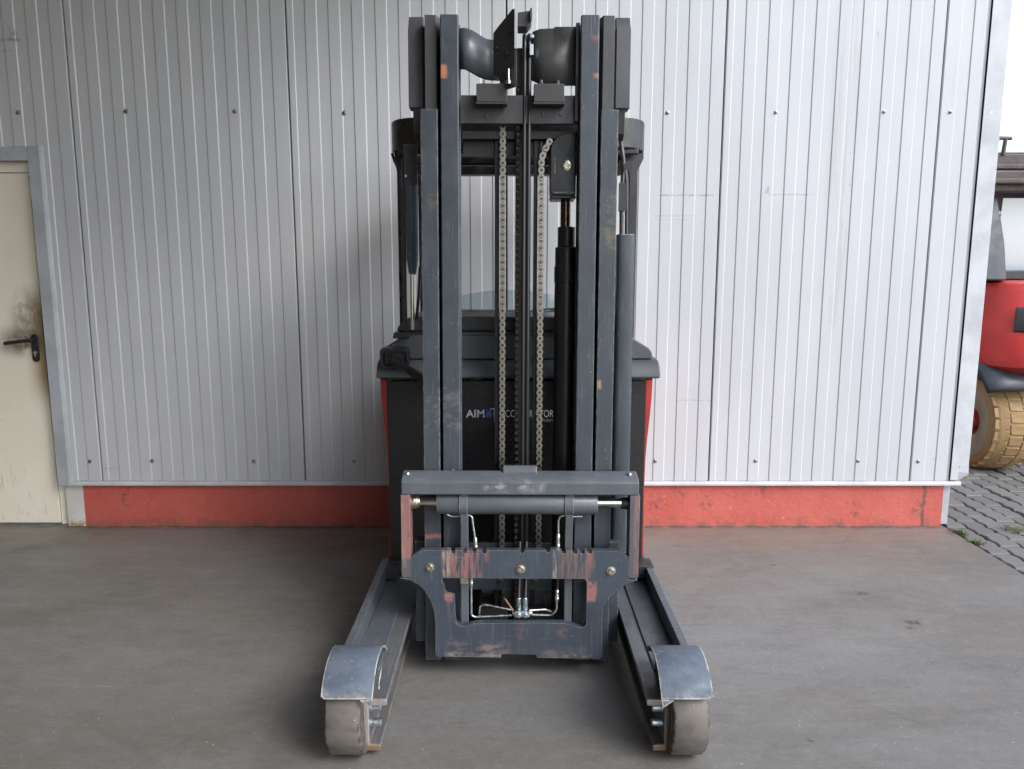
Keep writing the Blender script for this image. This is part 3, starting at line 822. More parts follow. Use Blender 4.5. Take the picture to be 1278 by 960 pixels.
# twin hoses in front with an arc over the guide
for x in (.0180, .0345):
    pts = [(x, .065, .21), (x, .065, 1.0), (x, .065, 2.26)] + [(x, .065+.055*(1-math.cos(a)), 2.26+.05*math.sin(a)) for a in (R(20), R(45), R(70), R(90), R(115), R(150), R(180))] + [(x, .175, 1.4), (x, .175, .3)]
    mb = MB(); mb.tube(pts, .0078, 12); mp("hydraulic_hose", mb, m_rubber, bevel=0, smooth=50)
# lift cylinder on the right
mb = MB(); mb.prism(fillet([(.120, 1.752), (.113, 1.770), (.113, 1.925), (.130, 1.955), (.165, 1.972), (.206, 1.975), (.206, 1.752)], [.006, .01, .03, .03, .03, 0, 0]), .09, .19)
mb.prism([(.118, 1.74), (.206, 1.74), (.206, 1.7515), (.112, 1.7515)], .08, .195)
hs = mp("chain_pulley_housing", mb, m_core, bevel=.004)
mb = MB(); mb.lathe((.173, .0895, 1.857), (0, -1, 0), [(0, .021), (.004, .020), (.006, .015), (.006, .009), (.001, .008)], 20)
mp("pulley_bolt", mb, m_zinc2, hs, bevel=0)
mb = MB(); mb.box(.1275, .1305, .088, .0899, 1.83, 1.885); mb.box(.13, .2055, .0865, .0899, 1.760, 1.764)
mp("weld_mark", mb, m_rail, hs, bevel=0)
mb = MB(); mb.lathe((.173, .14, 1.62), (0, 0, 1), [(0, .0185), (.12, .0185)], 24); mp("lift_rod", mb, m_brown_rod, bevel=0)
mb = MB(); mb.lathe((.177, .14, .10), (0, 0, 1), [(0, .042), (1.34, .042), (1.342, .0435), (1.40, .0435), (1.402, .0405), (1.468, .0405), (1.473, .032), (1.543, .032), (1.545, .020)], 32)
mp("lift_cylinder", mb, m_core, bevel=0)
# tilt / secondary cylinder on the left
mb = MB(); mb.prism([(-.428, 1.945), (-.375, 1.945), (-.375, 1.80), (-.40, 1.80), (-.42, 1.84)], .17, .18); mb.lathe((-.41, .1695, 1.905), (0, -1, 0), [(0, .006), (.001, .005)], 10)
mp("strut_bracket", mb, m_plate)
mb = MB(); mb.lathe((-.401, .2, 1.47), (0, 0, 1), [(0, .013), (.03, .018), (.06, .022), (.30, .024), (.36, .024), (.362, .020)], 24); mp("gas_strut", mb, m_fender, bevel=0)
mb = MB(); mb.lathe((-.403, .2, 1.26), (0, 0, 1), [(0, .008), (.22, .008)], 16); mp("strut_rod", mb, m_chrome, bevel=0)
mb = MB(); mb.tube([(-.372, .2, 1.50), (-.378, .2, 1.40), (-.388, .2, 1.30)], .006, 8); mb.tube([(-.432, .2, 1.9), (-.43, .2, 1.5), (-.428, .2, 1.25)], .006, 8); mp("strut_cable", mb, m_core, bevel=0)

# mast foot cross plates seen through the carriage window
mb = MB(); mb.box(-.206, .206, .135, .15, .252, .44); lcp = mp("lower_cross_plate", mb, m_rail)
for x in (-.064, .070):
    mb = MB(); mb.lathe((x, .1345, .284), (0, -1, 0), [(0, .016), (.003, .015), (.004, .009), (.009, .008)], 10); mp("bolt", mb, m_pin, lcp, bevel=0)
mb = MB(); mb.box(-.06, -.012, .136, .149, .18, .2515); mp("gusset", mb, m_midrail)
mb = MB(); mb.box(.045, .10, .156, .17, .17, .2515); mp("gusset", mb, m_midrail)
for x0, x1 in ((-.148, -.036), (.048, .165)):
    mb = MB(); mb.prism([(x0, .10), (x1, .10), (x1, .180), (x1-.02, .184), (x1-.022, .180), (x1-.05, .180), (x1-.052, .184), (x0, .184)], .11, .26); mp("foot_block", mb, m_plate, bevel=.003)
mb = MB(); mb.lathe((-.14, .20, .225), (1, 0, 0), [(0, .03), (.05, .03), (.05, .02), (.09, .02)], 14); mp("foot_roller", mb, m_dark, bevel=.002)
mb = MB(); mb.box(-.206, .206, .10, .30, .03, .099); mp("foot_beam", mb, m_dark)
for s in (-1, 1):
    mb = MB(); mb.box(min(s*.350, s*.386), max(s*.350, s*.386), .06, .13, .075, .47); mp("roller_bracket", mb, m_rail, bevel=.003)

# ---------------------------------------------------------------- fork carriage (side shift frame)
D = -.09
mb = MB(); mb.prism([(D, .690), (D, .735), (D+.012, .748), (D+.075, .763), (D+.075, .690)], -.414, .430, axis='x')
mb.prism([(D+.05, .7565), (D+.08, .7645), (D+.08, .782), (D+.06, .782)], -.055, .070, axis='x')
top = mp("carriage_top_bar", mb, m_bar, bevel=.005)
for x in (-.395, .400):
    mb = MB(); mb.lathe((x, D+.04, .755), (0, 0, 1), [(0, .009), (.008, .008), (.009, .004)], 8)
    mp("grease_nipple", mb, m_zinc, top, bevel=0)
for s, mt, x0, x1 in ((-1, m_post_l, -.416, -.383), (1, m_post_r, .399, .434)):
    mb = MB(); mb.prism(fillet([(x0, .385), (x1, .385), (x1, .6895), (x0, .6895)], [.008, .008, 0, 0], 3), D+.001, D+.07)
    p = mp("carriage_post", mb, mt, bevel=.002)
    if s < 0: p["label"] = "post rubbed to reddish primer down its whole front"
    else: p["label"] = "post rubbed to reddish primer along its outer edge"
out = [(-.421, .382)]
out += [(-.388, .376), (-.358, .362), (-.332, .335), (-.312, .298), (-.300, .258), (-.296, .215), (-.297, .10), (-.290, .087), (-.06, .084), (-.056, .098), (.068, .096), (.074, .083), (.300, .081), (.309, .089), (.307, .245), (.311, .280), (.325, .308), (.345, .327), (.368, .350), (.395, .366), (.432, .378)]
out += [(.398, .3805), (.398, .462), (.372, .487)]
def notch(x, w=.008, d=.011): return [(x+w, .487), (x+w, .487-d), (x-w, .487-d), (x-w, .487)]
for x in (.258, .232, .205, .165, .132, .015, -.12, -.155, -.190, -.232):
    if x == .132: out += [(.165-.02, .487), (.142, .490), (.118, .490), (.112, .480), (.104, .480), (.098, .487)]
    elif x == .015: out += [(.026, .487), (.015, .474), (.004, .487)]
    else: out += notch(x)
out += [(-.345, .487), (-.3815, .460), (-.3825, .3845)]
win = fillet([(-.272, .384), (.240, .382), (.250, .372), (.250, .208), (.235, .197), (.175, .216), (-.155, .214), (-.195, .200), (-.222, .21), (-.227, .315), (-.258, .322)], [.008, .012, .01, .015, .02, .02, .02, .02, .02, .006, .01], 3)
mb = MB(); mb.prism(out, D, D+.03, holes=[win[::-1]])
cp = mp("carriage_plate", mb, m_carr, bevel=.002)
for x, h in ((-.313, .425), (.012, .419), (.336, .413)):
    mb = MB(); mb.lathe((x, D, h), (0, -1, 0), [(0, .0165), (.003, .016), (.0035, .0105), (.012, .0095), (.012, .005), (.006, .004)], 18)
    mp("plate_bolt", mb, m_zinc2, cp, bevel=0)
# rear hanger plates behind the carriage (carry it on the inner rails)
for x0, x1, t in ((-.205, -.178, .62), (.172, .199, .62)):
    mb = MB(); mb.prism([(D+.035, .20), (D+.06, .20), (D+.06, .60), (D+.075, .64), (D+.075, .689), (D+.015, .689), (D+.012, .60), (D+.035, .55)], x0, x1, axis='x')
    mp("hanger_strap", mb, m_bar, bevel=.002)
mb = MB(); mb.box(-.208, -.178, D+.031, D+.055, .348, .380); mp("strap_foot", mb, m_zinc2, bevel=.003)
# side shift cylinder
yc = D+.042
mb = MB(); mb.lathe((-.289, yc, .648), (1, 0, 0), [(0, .037), (.004, .0385), (.570, .0385), (.574, .037)], 28); sc_ = mp("side_shift_cylinder", mb, m_bar, bevel=0)
for x0 in (-.210, .168):
    mb = MB(); mb.lathe((x0, yc, .648), (1, 0, 0), [(0, .042), (.001, .044), (.030, .044), (.031, .042)], 28); mp("cylinder_ring", mb, m_bar, sc_, bevel=0)
mb = MB(); mb.lathe((-.383, yc, .656), (1, 0, 0), [(0, .0175), (.095, .0175)], 24); mp("side_shift_rod", mb, m_chrome, bevel=0)
mb = MB(); mb.lathe((.284, yc, .652), (1, 0, 0), [(0, .0175), (.095, .0175)], 24); mp("side_shift_rod", mb, m_chrome, bevel=0)
mb = MB(); mb.lathe((-.3825, yc, .655), (1, 0, 0), [(0, .028), (.010, .028), (.011, .024), (.018, .028), (.024, .024), (.032, .018)], 18); mp("rod_end_nut", mb, m_zinc2, bevel=0)
mb = MB(); mb.lathe((.372, yc, .650), (1, 0, 0), [(0, .020), (.012, .022), (.027, .022)], 18); mp("rod_end_nut", mb, m_core, bevel=0)

# steel pipes and hoses on the carriage
def curve_pts(pts, n=5):
    out = []
    for i, p in enumerate(pts):
        P = Vector(p)
        if i in (0, len(pts)-1): out.append(P); continue
        A, B = Vector(pts[i-1]), Vector(pts[i+1])
        t = min(.012, (A-P).length*.45, (B-P).length*.45)
        a = P+(A-P).normalized()*t; b = P+(B-P).normalized()*t
        for q in range(n+1):
            u = q/n; out.append(a*(1-u)**2+P*2*u*(1-u)+b*u*u)
    return out
yp = D+.045
def pipe(pts, r=.0042, mt=m_pipe):
    mb = MB(); mb.tube(curve_pts(pts), r, 10); return mp("steel_pipe", mb, mt, bevel=0, smooth=60)
pipe([(-.262, yp, .612), (-.242, yp, .598), (-.205, yp, .600)])
pipe([(-.182, yp, .605), (-.165, yp, .600), (-.160, yp, .56), (-.152, yp, .50)])
pipe([(.148, yp, .50), (.148, yp, .585), (.155, yp, .602), (.176, yp, .604)]); pipe([(.198, yp, .600), (.235, yp, .600)])
def fitting(p0, p1, mt=m_pipe):
    v = Vector(p1)-Vector(p0); L = v.length
    mb = MB(); mb.lathe(p0, v, [(0, .005), (L*.1, .0078), (L*.3, .0078), (L*.32, .006), (L*.4, .006), (L*.42, .009), (L*.58, .009), (L*.6, .006), (L*.68, .0085), (L*.92, .0085), (L, .006)], 12)
    return mp("hose_fitting", mb, mt, bevel=0)
fitting((-.1535, yp, .52), (-.151, yp, .475)); fitting((.148, yp, .535), (.147, yp, .475))
fitting((-.168, yp, .39), (-.168, yp, .335))
pipe([(-.168, yp, .345), (-.168, yp, .225), (-.155, yp, .218), (-.02, yp, .226)])
pipe([(-.140, yp+.02, .215), (-.138, yp+.02, .252), (-.12, yp+.02, .258), (-.02, yp+.01, .242)])
pipe([(.04, yp, .228), (.125, yp, .226), (.145, yp, .245), (.146, yp, .30)])
pipe([(.04, yp+.01, .240), (.105, yp+.02, .240), (.125, yp+.03, .228)])
fitting((.146, yp, .325), (.146, yp, .280))
mb = MB(); mb.tube([(.147, yp, .49), (.150, yp+.01, .42), (.146, yp, .32)], .006, 8); mp("hydraulic_hose", mb, m_rubber, bevel=0)
mb = MB(); mb.box(-.010, .046, yp-.012, yp+.02, .222, .244)
for x in (.006, .030):
    mb.lathe((x, yp-.022, .232), (0, 1, 0), [(0, .009), (.012, .011), (.02, .011)], 6)
mb.lathe((-.018, yp, .234), (1, 0, 0), [(0, .009), (.012, .011)], 6); mb.lathe((.042, yp, .234), (1, 0, 0), [(0, .011), (.014, .009)], 6)
man = mp("pipe_manifold", mb, m_zinc, bevel=.002)
for x in (.006, .030):
    mb = MB(); mb.lathe((x, yp+.004, .245), (0, 0, 1), [(0, .007), (.006, .0095), (.045, .0095), (.047, .008)], 14); mp("hose_ferrule", mb, m_zinc, man, bevel=0)
    mb = MB(); mb.tube([(x, yp+.004, .292), (x+.002, yp+.02, .34), (x+.004, .03, .48)], .0075, 10); mp("hydraulic_hose", mb, m_rubber, bevel=0)
mb = MB(); mb.tube([(-.045, yp+.03, .275), (-.015, yp+.01, .238)], .007, 8); mb.lathe((-.05, yp+.032, .276), (0, 0, 1), [(0, .009), (.012, .008)], 8); mp("drag_link", mb, m_brown_rod, bevel=0)

# ---------------------------------------------------------------- chassis, battery, hood, cab (world coordinates)
def tp(name, mb, mat, parent=truck, bevel=.002, **k):
    return obj(name, mb, mat, parent, None, bevel=bevel, **k)
XC = .0195
mb = MB(); mb.box(-.511, .550, 3.10, 3.62, .262, 1.034); bat = tp("battery_case", mb, m_battery, bevel=.006)
mb = MB(); mb.box(-.515, .553, 3.09, 3.099, .205, .268); mb.box(-.54, -.47, 3.02, 3.11, .215, .262); mb.box(.51, .585, 3.02, 3.11, .215, .272)
tp("battery_sill", mb, m_dark, bevel=.004)
mb = MB(); mb.box(-.535, .572, 3.12, 4.12, .06, .258); tp("chassis", mb, m_dark, bevel=.01)
mb = MB(); mb.box(-.49, .53, 3.63, 4.12, .25, 1.03); tp("drive_compartment", mb, m_black_plastic, bevel=.03)
for s in (-1, 1):
    prof = [(3.12, 1.034, .054), (3.12, .96, .050), (3.12, .88, .038), (3.12, .78, .020), (3.12, .70, .011), (3.12, .55, .006), (3.12, .40, .010), (3.12, .28, .016)]
    rows = []
    for (y, z, w) in prof:
        x0 = (-.512 if s < 0 else .551)
        w2 = w*.52 if s < 0 else w*.48
        rows.append([(x0, y, z), (x0+s*w2, y, z), (x0+s*(w2+.004), y+.03, z), (x0+s*(w2+.01), 4.05, z), (x0, 4.12, z)])
    mb = MB(); mb.sheet(rows); tp("side_panel", mb, m_red, bevel=0, smooth=50)
# printing on the battery
def text(body, x0, z0, width, height, mat, offset=0.0):
    cu = bpy.data.curves.new("print_text", 'FONT'); cu.body = body; cu.size = 1; cu.offset = offset
    o = bpy.data.objects.new("print_text", cu); COL.objects.link(o)
    dg = bpy.context.evaluated_depsgraph_get(); dg.update()
    me = bpy.data.meshes.new_from_object(o.evaluated_get(dg))
    bpy.data.objects.remove(o)
    xs = [v.co.x for v in me.vertices]; ys = [v.co.y for v in me.vertices]
    ax, bx, ay, by = min(xs), max(xs), min(ys), max(ys)
    for v in me.vertices:
        v.co = ((v.co.x-ax)/(bx-ax)*width, 0, (v.co.y-ay)/(by-ay)*height)
    me.materials.clear(); me.materials.append(mat)
    return place("lettering", me, bat, Matrix.Translation((x0, 3.0985, z0)))
text("AIM", -.189, .881, .076, .032, m_white_print, .016)
text("ACCUMULATOR", -.048, .882, .219, .030, m_white_print, .0)
text("Modern", .117, .863, .054, .014, m_grey_print, .0)
mb = MB(); mb.prism([(-.112, .893), (-.092, .912), (-.086, .920), (-.086, .876), (-.092, .884), (-.112, .899)], 3.0975, 3.0995); mb.prism([(-.108, .882), (-.084, .882), (-.084, .912), (-.108, .912)], 3.0980, 3.0996)
lg = tp("logo_mark", mb, m_blue_print, bat, bevel=0)
mb = MB(); mb.prism([(-.090, .917), (-.072, .921), (-.072, .862), (-.0735, .862), (-.0745, .917), (-.0885, .9145)], 3.0970, 3.0978); tp("logo_edge", mb, m_white_print, bat, bevel=0)

# hood over the battery
mb = MB(); prof = [(3.02, 1.053), (3.02, 1.066), (3.045, 1.105), (3.075, 1.121), (3.12, 1.124), (3.6, 1.124), (3.6, 1.053)]
rows = [[(x, y + (.03 if abs(x-.025) > .56 else 0), z) for (y, z) in prof + [prof[0]]] for x in (-.548, -.52, .575, .600)]
mb.prism([(y, z) for y, z in prof], -.540, .590, axis='x'); tp("hood_brim", mb, m_hood, bevel=.008)
mb = MB(); poly = [(-.522, 1.125), (-.522, 1.165), (-.440, 1.215), (-.42, 1.222), (.46, 1.215), (.49, 1.206), (.552, 1.168), (.565, 1.15), (.565, 1.125)]
mb.prism(fillet(poly, [0, .012, .02, .02, .02, .02, .02, .012, 0], 3), 3.075, 3.62); hood = tp("hood", mb, m_hood, bevel=.012, seg=3)
mb = MB(); mb.prism([(-.46, 1.236), (-.455, 1.258), (-.41, 1.292), (-.38, 1.297), (.42, 1.295), (.45, 1.285), (.475, 1.25), (.475, 1.236)], 3.06, 3.56); tp("dashboard", mb, m_black_plastic, bevel=.010)
mb = MB(); mb.box(-.42, .44, 3.085, 3.5, 1.20, 1.2358); tp("dash_recess", mb, m_hood, bevel=.003)
mb = MB(); mb.prism([(-.475, 1.21), (-.41, 1.21), (-.40, 1.235), (-.47, 1.235)], 3.05, 3.3); tp("hood_duct", mb, m_core, bevel=.004)
# lever box at the left of the hood
mb = MB(); mb.prism(rpoly(-.520, -.408, 1.095, 1.176, .014, 3), 3.005, 3.074, holes=[rpoly(-.508, -.418, 1.105, 1.160, .010, 3)[::-1]]); tp("lever_box", mb, m_core, bevel=.003)
mb = MB(); mb.box(-.512, -.414, 3.055, 3.073, 1.10, 1.165); tp("box_back", mb, m_hood, bevel=0)
mb = MB(); mb.tube([(-.478, 2.99, 1.136), (-.455, 2.985, 1.126), (-.40, 2.975, 1.092), (-.35, 2.965, 1.062), (-.33, 2.96, 1.05)], .017, 10); mb.lathe((-.49, 2.985, 1.14), (1, 0, 0), [(0, .01), (.03, .014)], 10); tp("lever_arm", mb, m_core, bevel=0, smooth=50)
# clear screen
rows = []
for i in range(25):
    u = i/24; x = -.415 + .80*u
    zt = 1.392 - .60*abs(u-.5)**2.0*.62 - (.03 if u in (0, 1) else 0)
    y = 3.34 + .22*(u-.5)**2
    rows.append([(x, y, 1.24), (x, y+.01, (1.24+zt)/2), (x, y+.03, zt)])
mb = MB(); mb.sheet(rows); o = tp("windscreen", mb, m_screen, bevel=0, smooth=60)
mb = MB(); mb.lathe((.175, 3.36, 1.24), (0, -.5, 1), [(0, .03), (.04, .03)], 12)
pts = [(.20+.12*math.cos(a), 3.38+.10*math.sin(a), 1.275+.02*math.sin(a)) for a in [2*math.pi*i/24 for i in range(25)]]
mb.tube(pts, .013, 10); tp("steering_wheel", mb, m_core, bevel=0, smooth=60)
mb = MB(); mb.prism(rpoly(-.15, .25, .95, 1.22, .05), 3.8, 3.9); tp("seat_back", mb, m_core, bevel=.02)
# overhead guard
def guard_ring(y0, y1, x0, x1, r, inset):
    return fillet([(x0+inset, y0+inset), (x1-inset, y0+inset), (x1-inset, y1-inset), (x0+inset, y1-inset)], [r-inset]*4, 8)
mb = MB(); mb.prism(guard_ring(3.10, 3.98, -.490, .538, .17, 0), 1.950, 2.066, axis='z', holes=[guard_ring(3.10, 3.98, -.490, .538, .17, .03)[::-1]])
gd = tp("overhead_guard", mb, m_guard, bevel=.006)
mb = MB()
for x in (-.36, -.24, -.12, 0, .12, .24, .36, .45): mb.box(x-.012, x+.012, 3.12, 3.96, 2.0, 2.045)
tp("guard_bar", mb, m_guard, gd)
mb = MB(); mb.cyl((-.40, 3.32, 1.93), (.45, 3.32, 1.93), .022, 14); mb.box(-.45, .50, 3.135, 3.155, 1.93, 1.955)
tp("guard_crossbar", mb, m_guard, gd, bevel=.006)
mb = MB(); mb.box(-.45, .50, 3.60, 3.68, 1.905, 1.949); tp("guard_crossbar", mb, m_core, gd, bevel=.006)
for s in (-1, 1):
    x = -.463 if s < 0 else .500
    if s < 0:
        mb = MB(); mb.prism([(-.470, 1.10), (-.448, 1.10), (-.443, 1.86), (-.43, 1.93), (-.40, 1.952), (-.478, 1.952), (-.475, 1.92), (-.468, 1.87)], 3.22, 3.29)
        mb.tube([(-.484, 3.21, 1.945), (-.475, 3.205, 1.915), (-.452, 3.20, 1.87), (-.447, 3.20, 1.78), (-.450, 3.21, 1.2)], .006, 8)
    else:
        mb = MB(); mb.prism([(.477, 1.10), (.512, 1.10), (.512, 1.88), (.534, 1.925), (.534, 1.952), (.43, 1.952), (.46, 1.92), (.475, 1.86)], 3.22, 3.29)
    tp("guard_post", mb, m_guard, gd, bevel=.005)
mb = MB(); mb.box(-.46, -.42, 3.86, 3.92, 1.03, 1.95); mb.box(.46, .50, 3.86, 3.92, 1.03, 1.95); tp("rear_post", mb, m_guard, gd, bevel=.006)

# ---------------------------------------------------------------- base legs with load wheels
for s in (-1, 1):
    cx = .0145
    def X(v): return cx + s*v
    def bx(mb, a, b, *r): mb.box(min(X(a), X(b)), max(X(a), X(b)), *r)
    # inner guide channel, open towards the middle
    mb = MB(); mb.prism([(X(.469), .022), (X(.4185), .022), (X(.4185), .041), (X(.453), .043), (X(.453), .170), (X(.3965), .172), (X(.3965), .192), (X(.469), .192)], 2.165, 3.118)
    ch = tp("guide_channel", mb, m_channel, bevel=.003)
    mb = MB()
    for z in (.146, .096): mb.lathe((X(.4529), 2.20, z), (-s, 0, 0), [(0, .0125), (.032, .0125), (.034, .010)], 16)
    tp("axle_pin", mb, m_zinc, ch, bevel=0)
    # deck and outer flange
    mb = MB(); bx(mb, .4695, .556, 2.33, 3.118, .07, .1915); bx(mb, .448, .5375, 2.33, 3.118, .1925, .2005)
    bx(mb, .538, .5665, 2.33, 3.118, .1917, .266)
    leg = tp("base_leg", mb, m_arm, bevel=.003)
    # wheel
    wc = (2.222, .145)
    mb = MB(); a0, a1 = .463, .5685
    mb.lathe((X(a0), wc[0], wc[1]), (s, 0, 0), [(0, .085), (0, .1405), (.0015, .143), (.004, .1448), (.05, .145), (.099, .1448), (.103, .1425), (a1-a0, .138), (a1-a0, .085)], 64, caps=False)
    # chipped rim edges
    for v in mb.bm.verts:
        ang = math.atan2(v.co.z-wc[1], v.co.y-wc[0]); rr_ = math.hypot(v.co.z-wc[1], v.co.y-wc[0])
        if rr_ > .13 and (abs(abs(v.co.x-cx)-a0) < .004 or abs(abs(v.co.x-cx)-a1) < .009):
            k = 1 - .026*max(0, math.sin(ang*17+s)*math.sin(ang*7+2*s)) - rng.uniform(0, .010)
            v.co.y = wc[0]+(v.co.y-wc[0])*k; v.co.z = wc[1]+(v.co.z-wc[1])*k
            v.co.x += s*rng.uniform(-.003, .001)
    wh = tp("load_wheel", mb, m_tread, bevel=0, smooth=40)
    mb = MB(); mb.lathe((X(a0+.006), wc[0], wc[1]), (s, 0, 0), [(0, .086), (.095, .086)], 32); tp("hub", mb, m_dark, wh, bevel=.003)
    # fender: rolled sheet over the wheel
    mb = MB(); rows = []
    rf = .170
    angs = [R(a) for a in range(35, 147, 7)]
    for a in angs:
        y = wc[0] - rf*math.cos(a); z = wc[1] + rf*math.sin(a)
        xi = .4225
        xo = .5755
        cr = .012 if a == angs[0] else 0
        rows.append([(X(xi), y, z), (X((xi+xo)/2), y, z), (X(xo-cr), y, z), (X(xo), y, z+cr*.8)])
    y0, z0 = rows[0][0][1], rows[0][0][2]
    mb.sheet(rows)
    a = mb.bm.verts
    t0 = a.new((X(.4265), y0-.003, z0-.024)); t1 = a.new((X(.459), y0-.001, z0-.002)); t2 = a.new((X(.4225), y0, z0-.001))
    mb.bm.faces.new((t2, t1, t0))
    fe = tp("wheel_fender", mb, m_fender, bevel=0, smooth=50)
    sd = fe.modifiers.new("thick", 'SOLIDIFY'); sd.thickness = .006; sd.offset = 0
    bvm = fe.modifiers.new("bevel", 'BEVEL'); bvm.width = .0015; bvm.segments = 2; bvm.limit_method = 'ANGLE'
    # inner cheek plate that carries the wheel, and end cap
    mb = MB(); mb.prism(fillet([(2.17, .1925), (2.36, .1925), (2.36, .22), (2.31, .262), (2.24, .285), (2.18, .25)], .02), X(.4555), X(.4655), axis='x'); tp("wheel_cheek", mb, m_dark, bevel=.002)
    if s < 0:
        mb = MB(); mb.tube([(X(.424), 2.20, .235), (X(.421), 2.21, .262), (X(.420), 2.225, .268), (X(.421), 2.22, .25), (X(.424), 2.195, .228), (X(.422), 2.185, .215)], .0015, 8); tp("spring_clip", mb, m_screw, bevel=0)

# ================================================================== FORKLIFT round the corner
fl = thing("forklift", "red counterbalance forklift with tan tyres parked past the wall corner", "forklift", (4.0, 6.3, 0))
def fp(name, mb, mat, parent=fl, bevel=.01, **k): return obj(name, mb, mat, parent, None, bevel=bevel, **k)
def tyre(name, cx, cy, r, w, s, lugs):
    mb = MB(); mb.lathe((cx, cy, r), (s, 0, 0), [(-w/2, r*.60), (-w/2-.004, r*.80), (-w/2+.01, r*.93), (-w/2+.045, r*.982), (w/2-.045, r*.982), (w/2-.01, r*.93), (w/2+.004, r*.80), (w/2, r*.60)], 48, caps=False)
    t = fp(name, mb, m_tyre, bevel=0, smooth=50)
    mb = MB(); mb.lathe((cx+s*.0, cy, r), (s, 0, 0), [(w/2-.03, r*.30), (w/2+.001, r*.58), (w/2+.006, r*.62), (w/2+.006, r*.76), (w/2-.0, r*.77)], 40, caps=False); fp("sidewall_band", mb, m_side, t, bevel=0)
    mb = MB(); mb.lathe((cx, cy, r), (s, 0, 0), [(-w/2+.03, r*.62), (w/2-.06, r*.60), (w/2-.06, r*.2), (w/2-.02, r*.18), (w/2-.02, .01)], 40, caps=False); fp("rim", mb, m_rim, t, bevel=0)
    if lugs:
        n = 26; seg = 2*math.pi/n
        lm = []
        for row, (xa, xb, ph) in enumerate(((-.5, -.18, 0), (-.16, .16, .5), (.18, .5, 0))):
            q = MB(); hw = seg*r*.44
            q.prism([(xa*w, -hw*.9), (xb*w, -hw), (xb*w, hw*.9), (xa*w, hw)], r*.955-r, .0, axis='z')
            # bend outer shoulders down
            for v in q.bm.verts:
                if abs(v.co.x) > .4*w and v.co.z > -.005: v.co.z -= .026
            lm.append((q.mesh("tread_block", m_tyre, 30), ph))
        for me, ph in lm:
            for i in range(n):
                a = (i+ph)*seg
                M = Matrix.Translation((cx, cy, r)) @ Matrix.Rotation(a, 4, 'X') @ Matrix.Translation((0, 0, r))
                o = place("tread_block", me, t, M)
                bm_ = o.modifiers.new("bevel", 'BEVEL'); bm_.width = .007; bm_.segments = 2
    return t
tyre("rear_tyre", 3.545, 5.63, .352, .30, -1, True)
tyre("rear_tyre", 4.66, 5.63, .352, .30, 1, False)
tyre("front_tyre", 3.52, 7.55, .40, .32, -1, False)
tyre("front_tyre", 4.68, 7.55, .40, .32, 1, False)
# counterweight with rounded corners: stacked outlines
def loft(mb, secs, n=8):
    rs = []
    for (z, x0, x1, y0, y1, r) in secs:
        rs.append([mb.bm.verts.new((a, b, z)) for a, b in fillet([(x0, y0), (x1, y0), (x1, y1), (x0, y1)], [r, r, .02, .02], n)])
    for A, B in zip(rs, rs[1:]):
        for i in range(len(A)):
            j = (i+1) % len(A); mb.bm.faces.new((A[i], A[j], B[j], B[i]))
    mb.bm.faces.new(rs[0][::-1]); mb.bm.faces.new(rs[-1])
mb = MB(); loft(mb, [(.74, 3.40, 4.82, 5.28, 6.3, .30), (.80, 3.33, 4.88, 5.20, 6.3, .36), (1.02, 3.30, 4.92, 5.17, 6.3, .38), (1.08, 3.315, 4.905, 5.19, 6.3, .37), (1.13, 3.33, 4.89, 5.21, 6.3, .36), (1.30, 3.345, 4.875, 5.24, 6.3, .35), (1.37, 3.37, 4.85, 5.28, 6.3, .33), (1.39, 3.42, 4.80, 5.34, 6.3, .3)])
cw = fp("counterweight", mb, m_fork_red, bevel=0, smooth=40)
mb = MB(); rows = []
for z in (1.05, 1.065, 1.195, 1.21):
    rows.append([(3.68-(.386+(.0 if z in (1.05, 1.21) else .008))*math.cos(R(q)), 5.55-(.386+(.0 if z in (1.05, 1.21) else .008))*math.sin(R(q)), z) for q in (50, 52, 58, 64, 70, 76, 82, 90)])
mb.sheet(rows); o = fp("rear_vent", mb, m_fork_black, cw, bevel=0, smooth=50); sd = o.modifiers.new("thick", 'SOLIDIFY'); sd.thickness = .02; sd.offset = 0
mb = MB(); loft(mb, [(.36, 3.70, 4.5, 5.5, 7.2, .1), (.74, 3.72, 4.48, 5.4, 7.2, .1)]); fp("undercarriage", mb, m_fork_black, bevel=0)
# grey arch lip over the tyre
mb = MB(); rows = []
for i in range(13):
    a = R(35 + 110*i/12); y = 5.66 - .50*math.cos(a); z = .37 + .46*math.sin(a)
    rows.append([(3.30, y, z), (3.42, y-.0, z+.012), (3.72, y, z+.012)])
mb.sheet(rows); o = fp("wheel_arch", mb, m_fork_grey, bevel=0, smooth=60); sd = o.modifiers.new("thick", 'SOLIDIFY'); sd.thickness = .05; sd.offset = 0
mb = MB(); mb.box(3.34, 4.86, 6.31, 7.9, .45, 1.05); mb.box(3.38, 4.82, 6.31, 6.9, 1.05, 1.39); fp("body", mb, m_fork_red, bevel=.05)
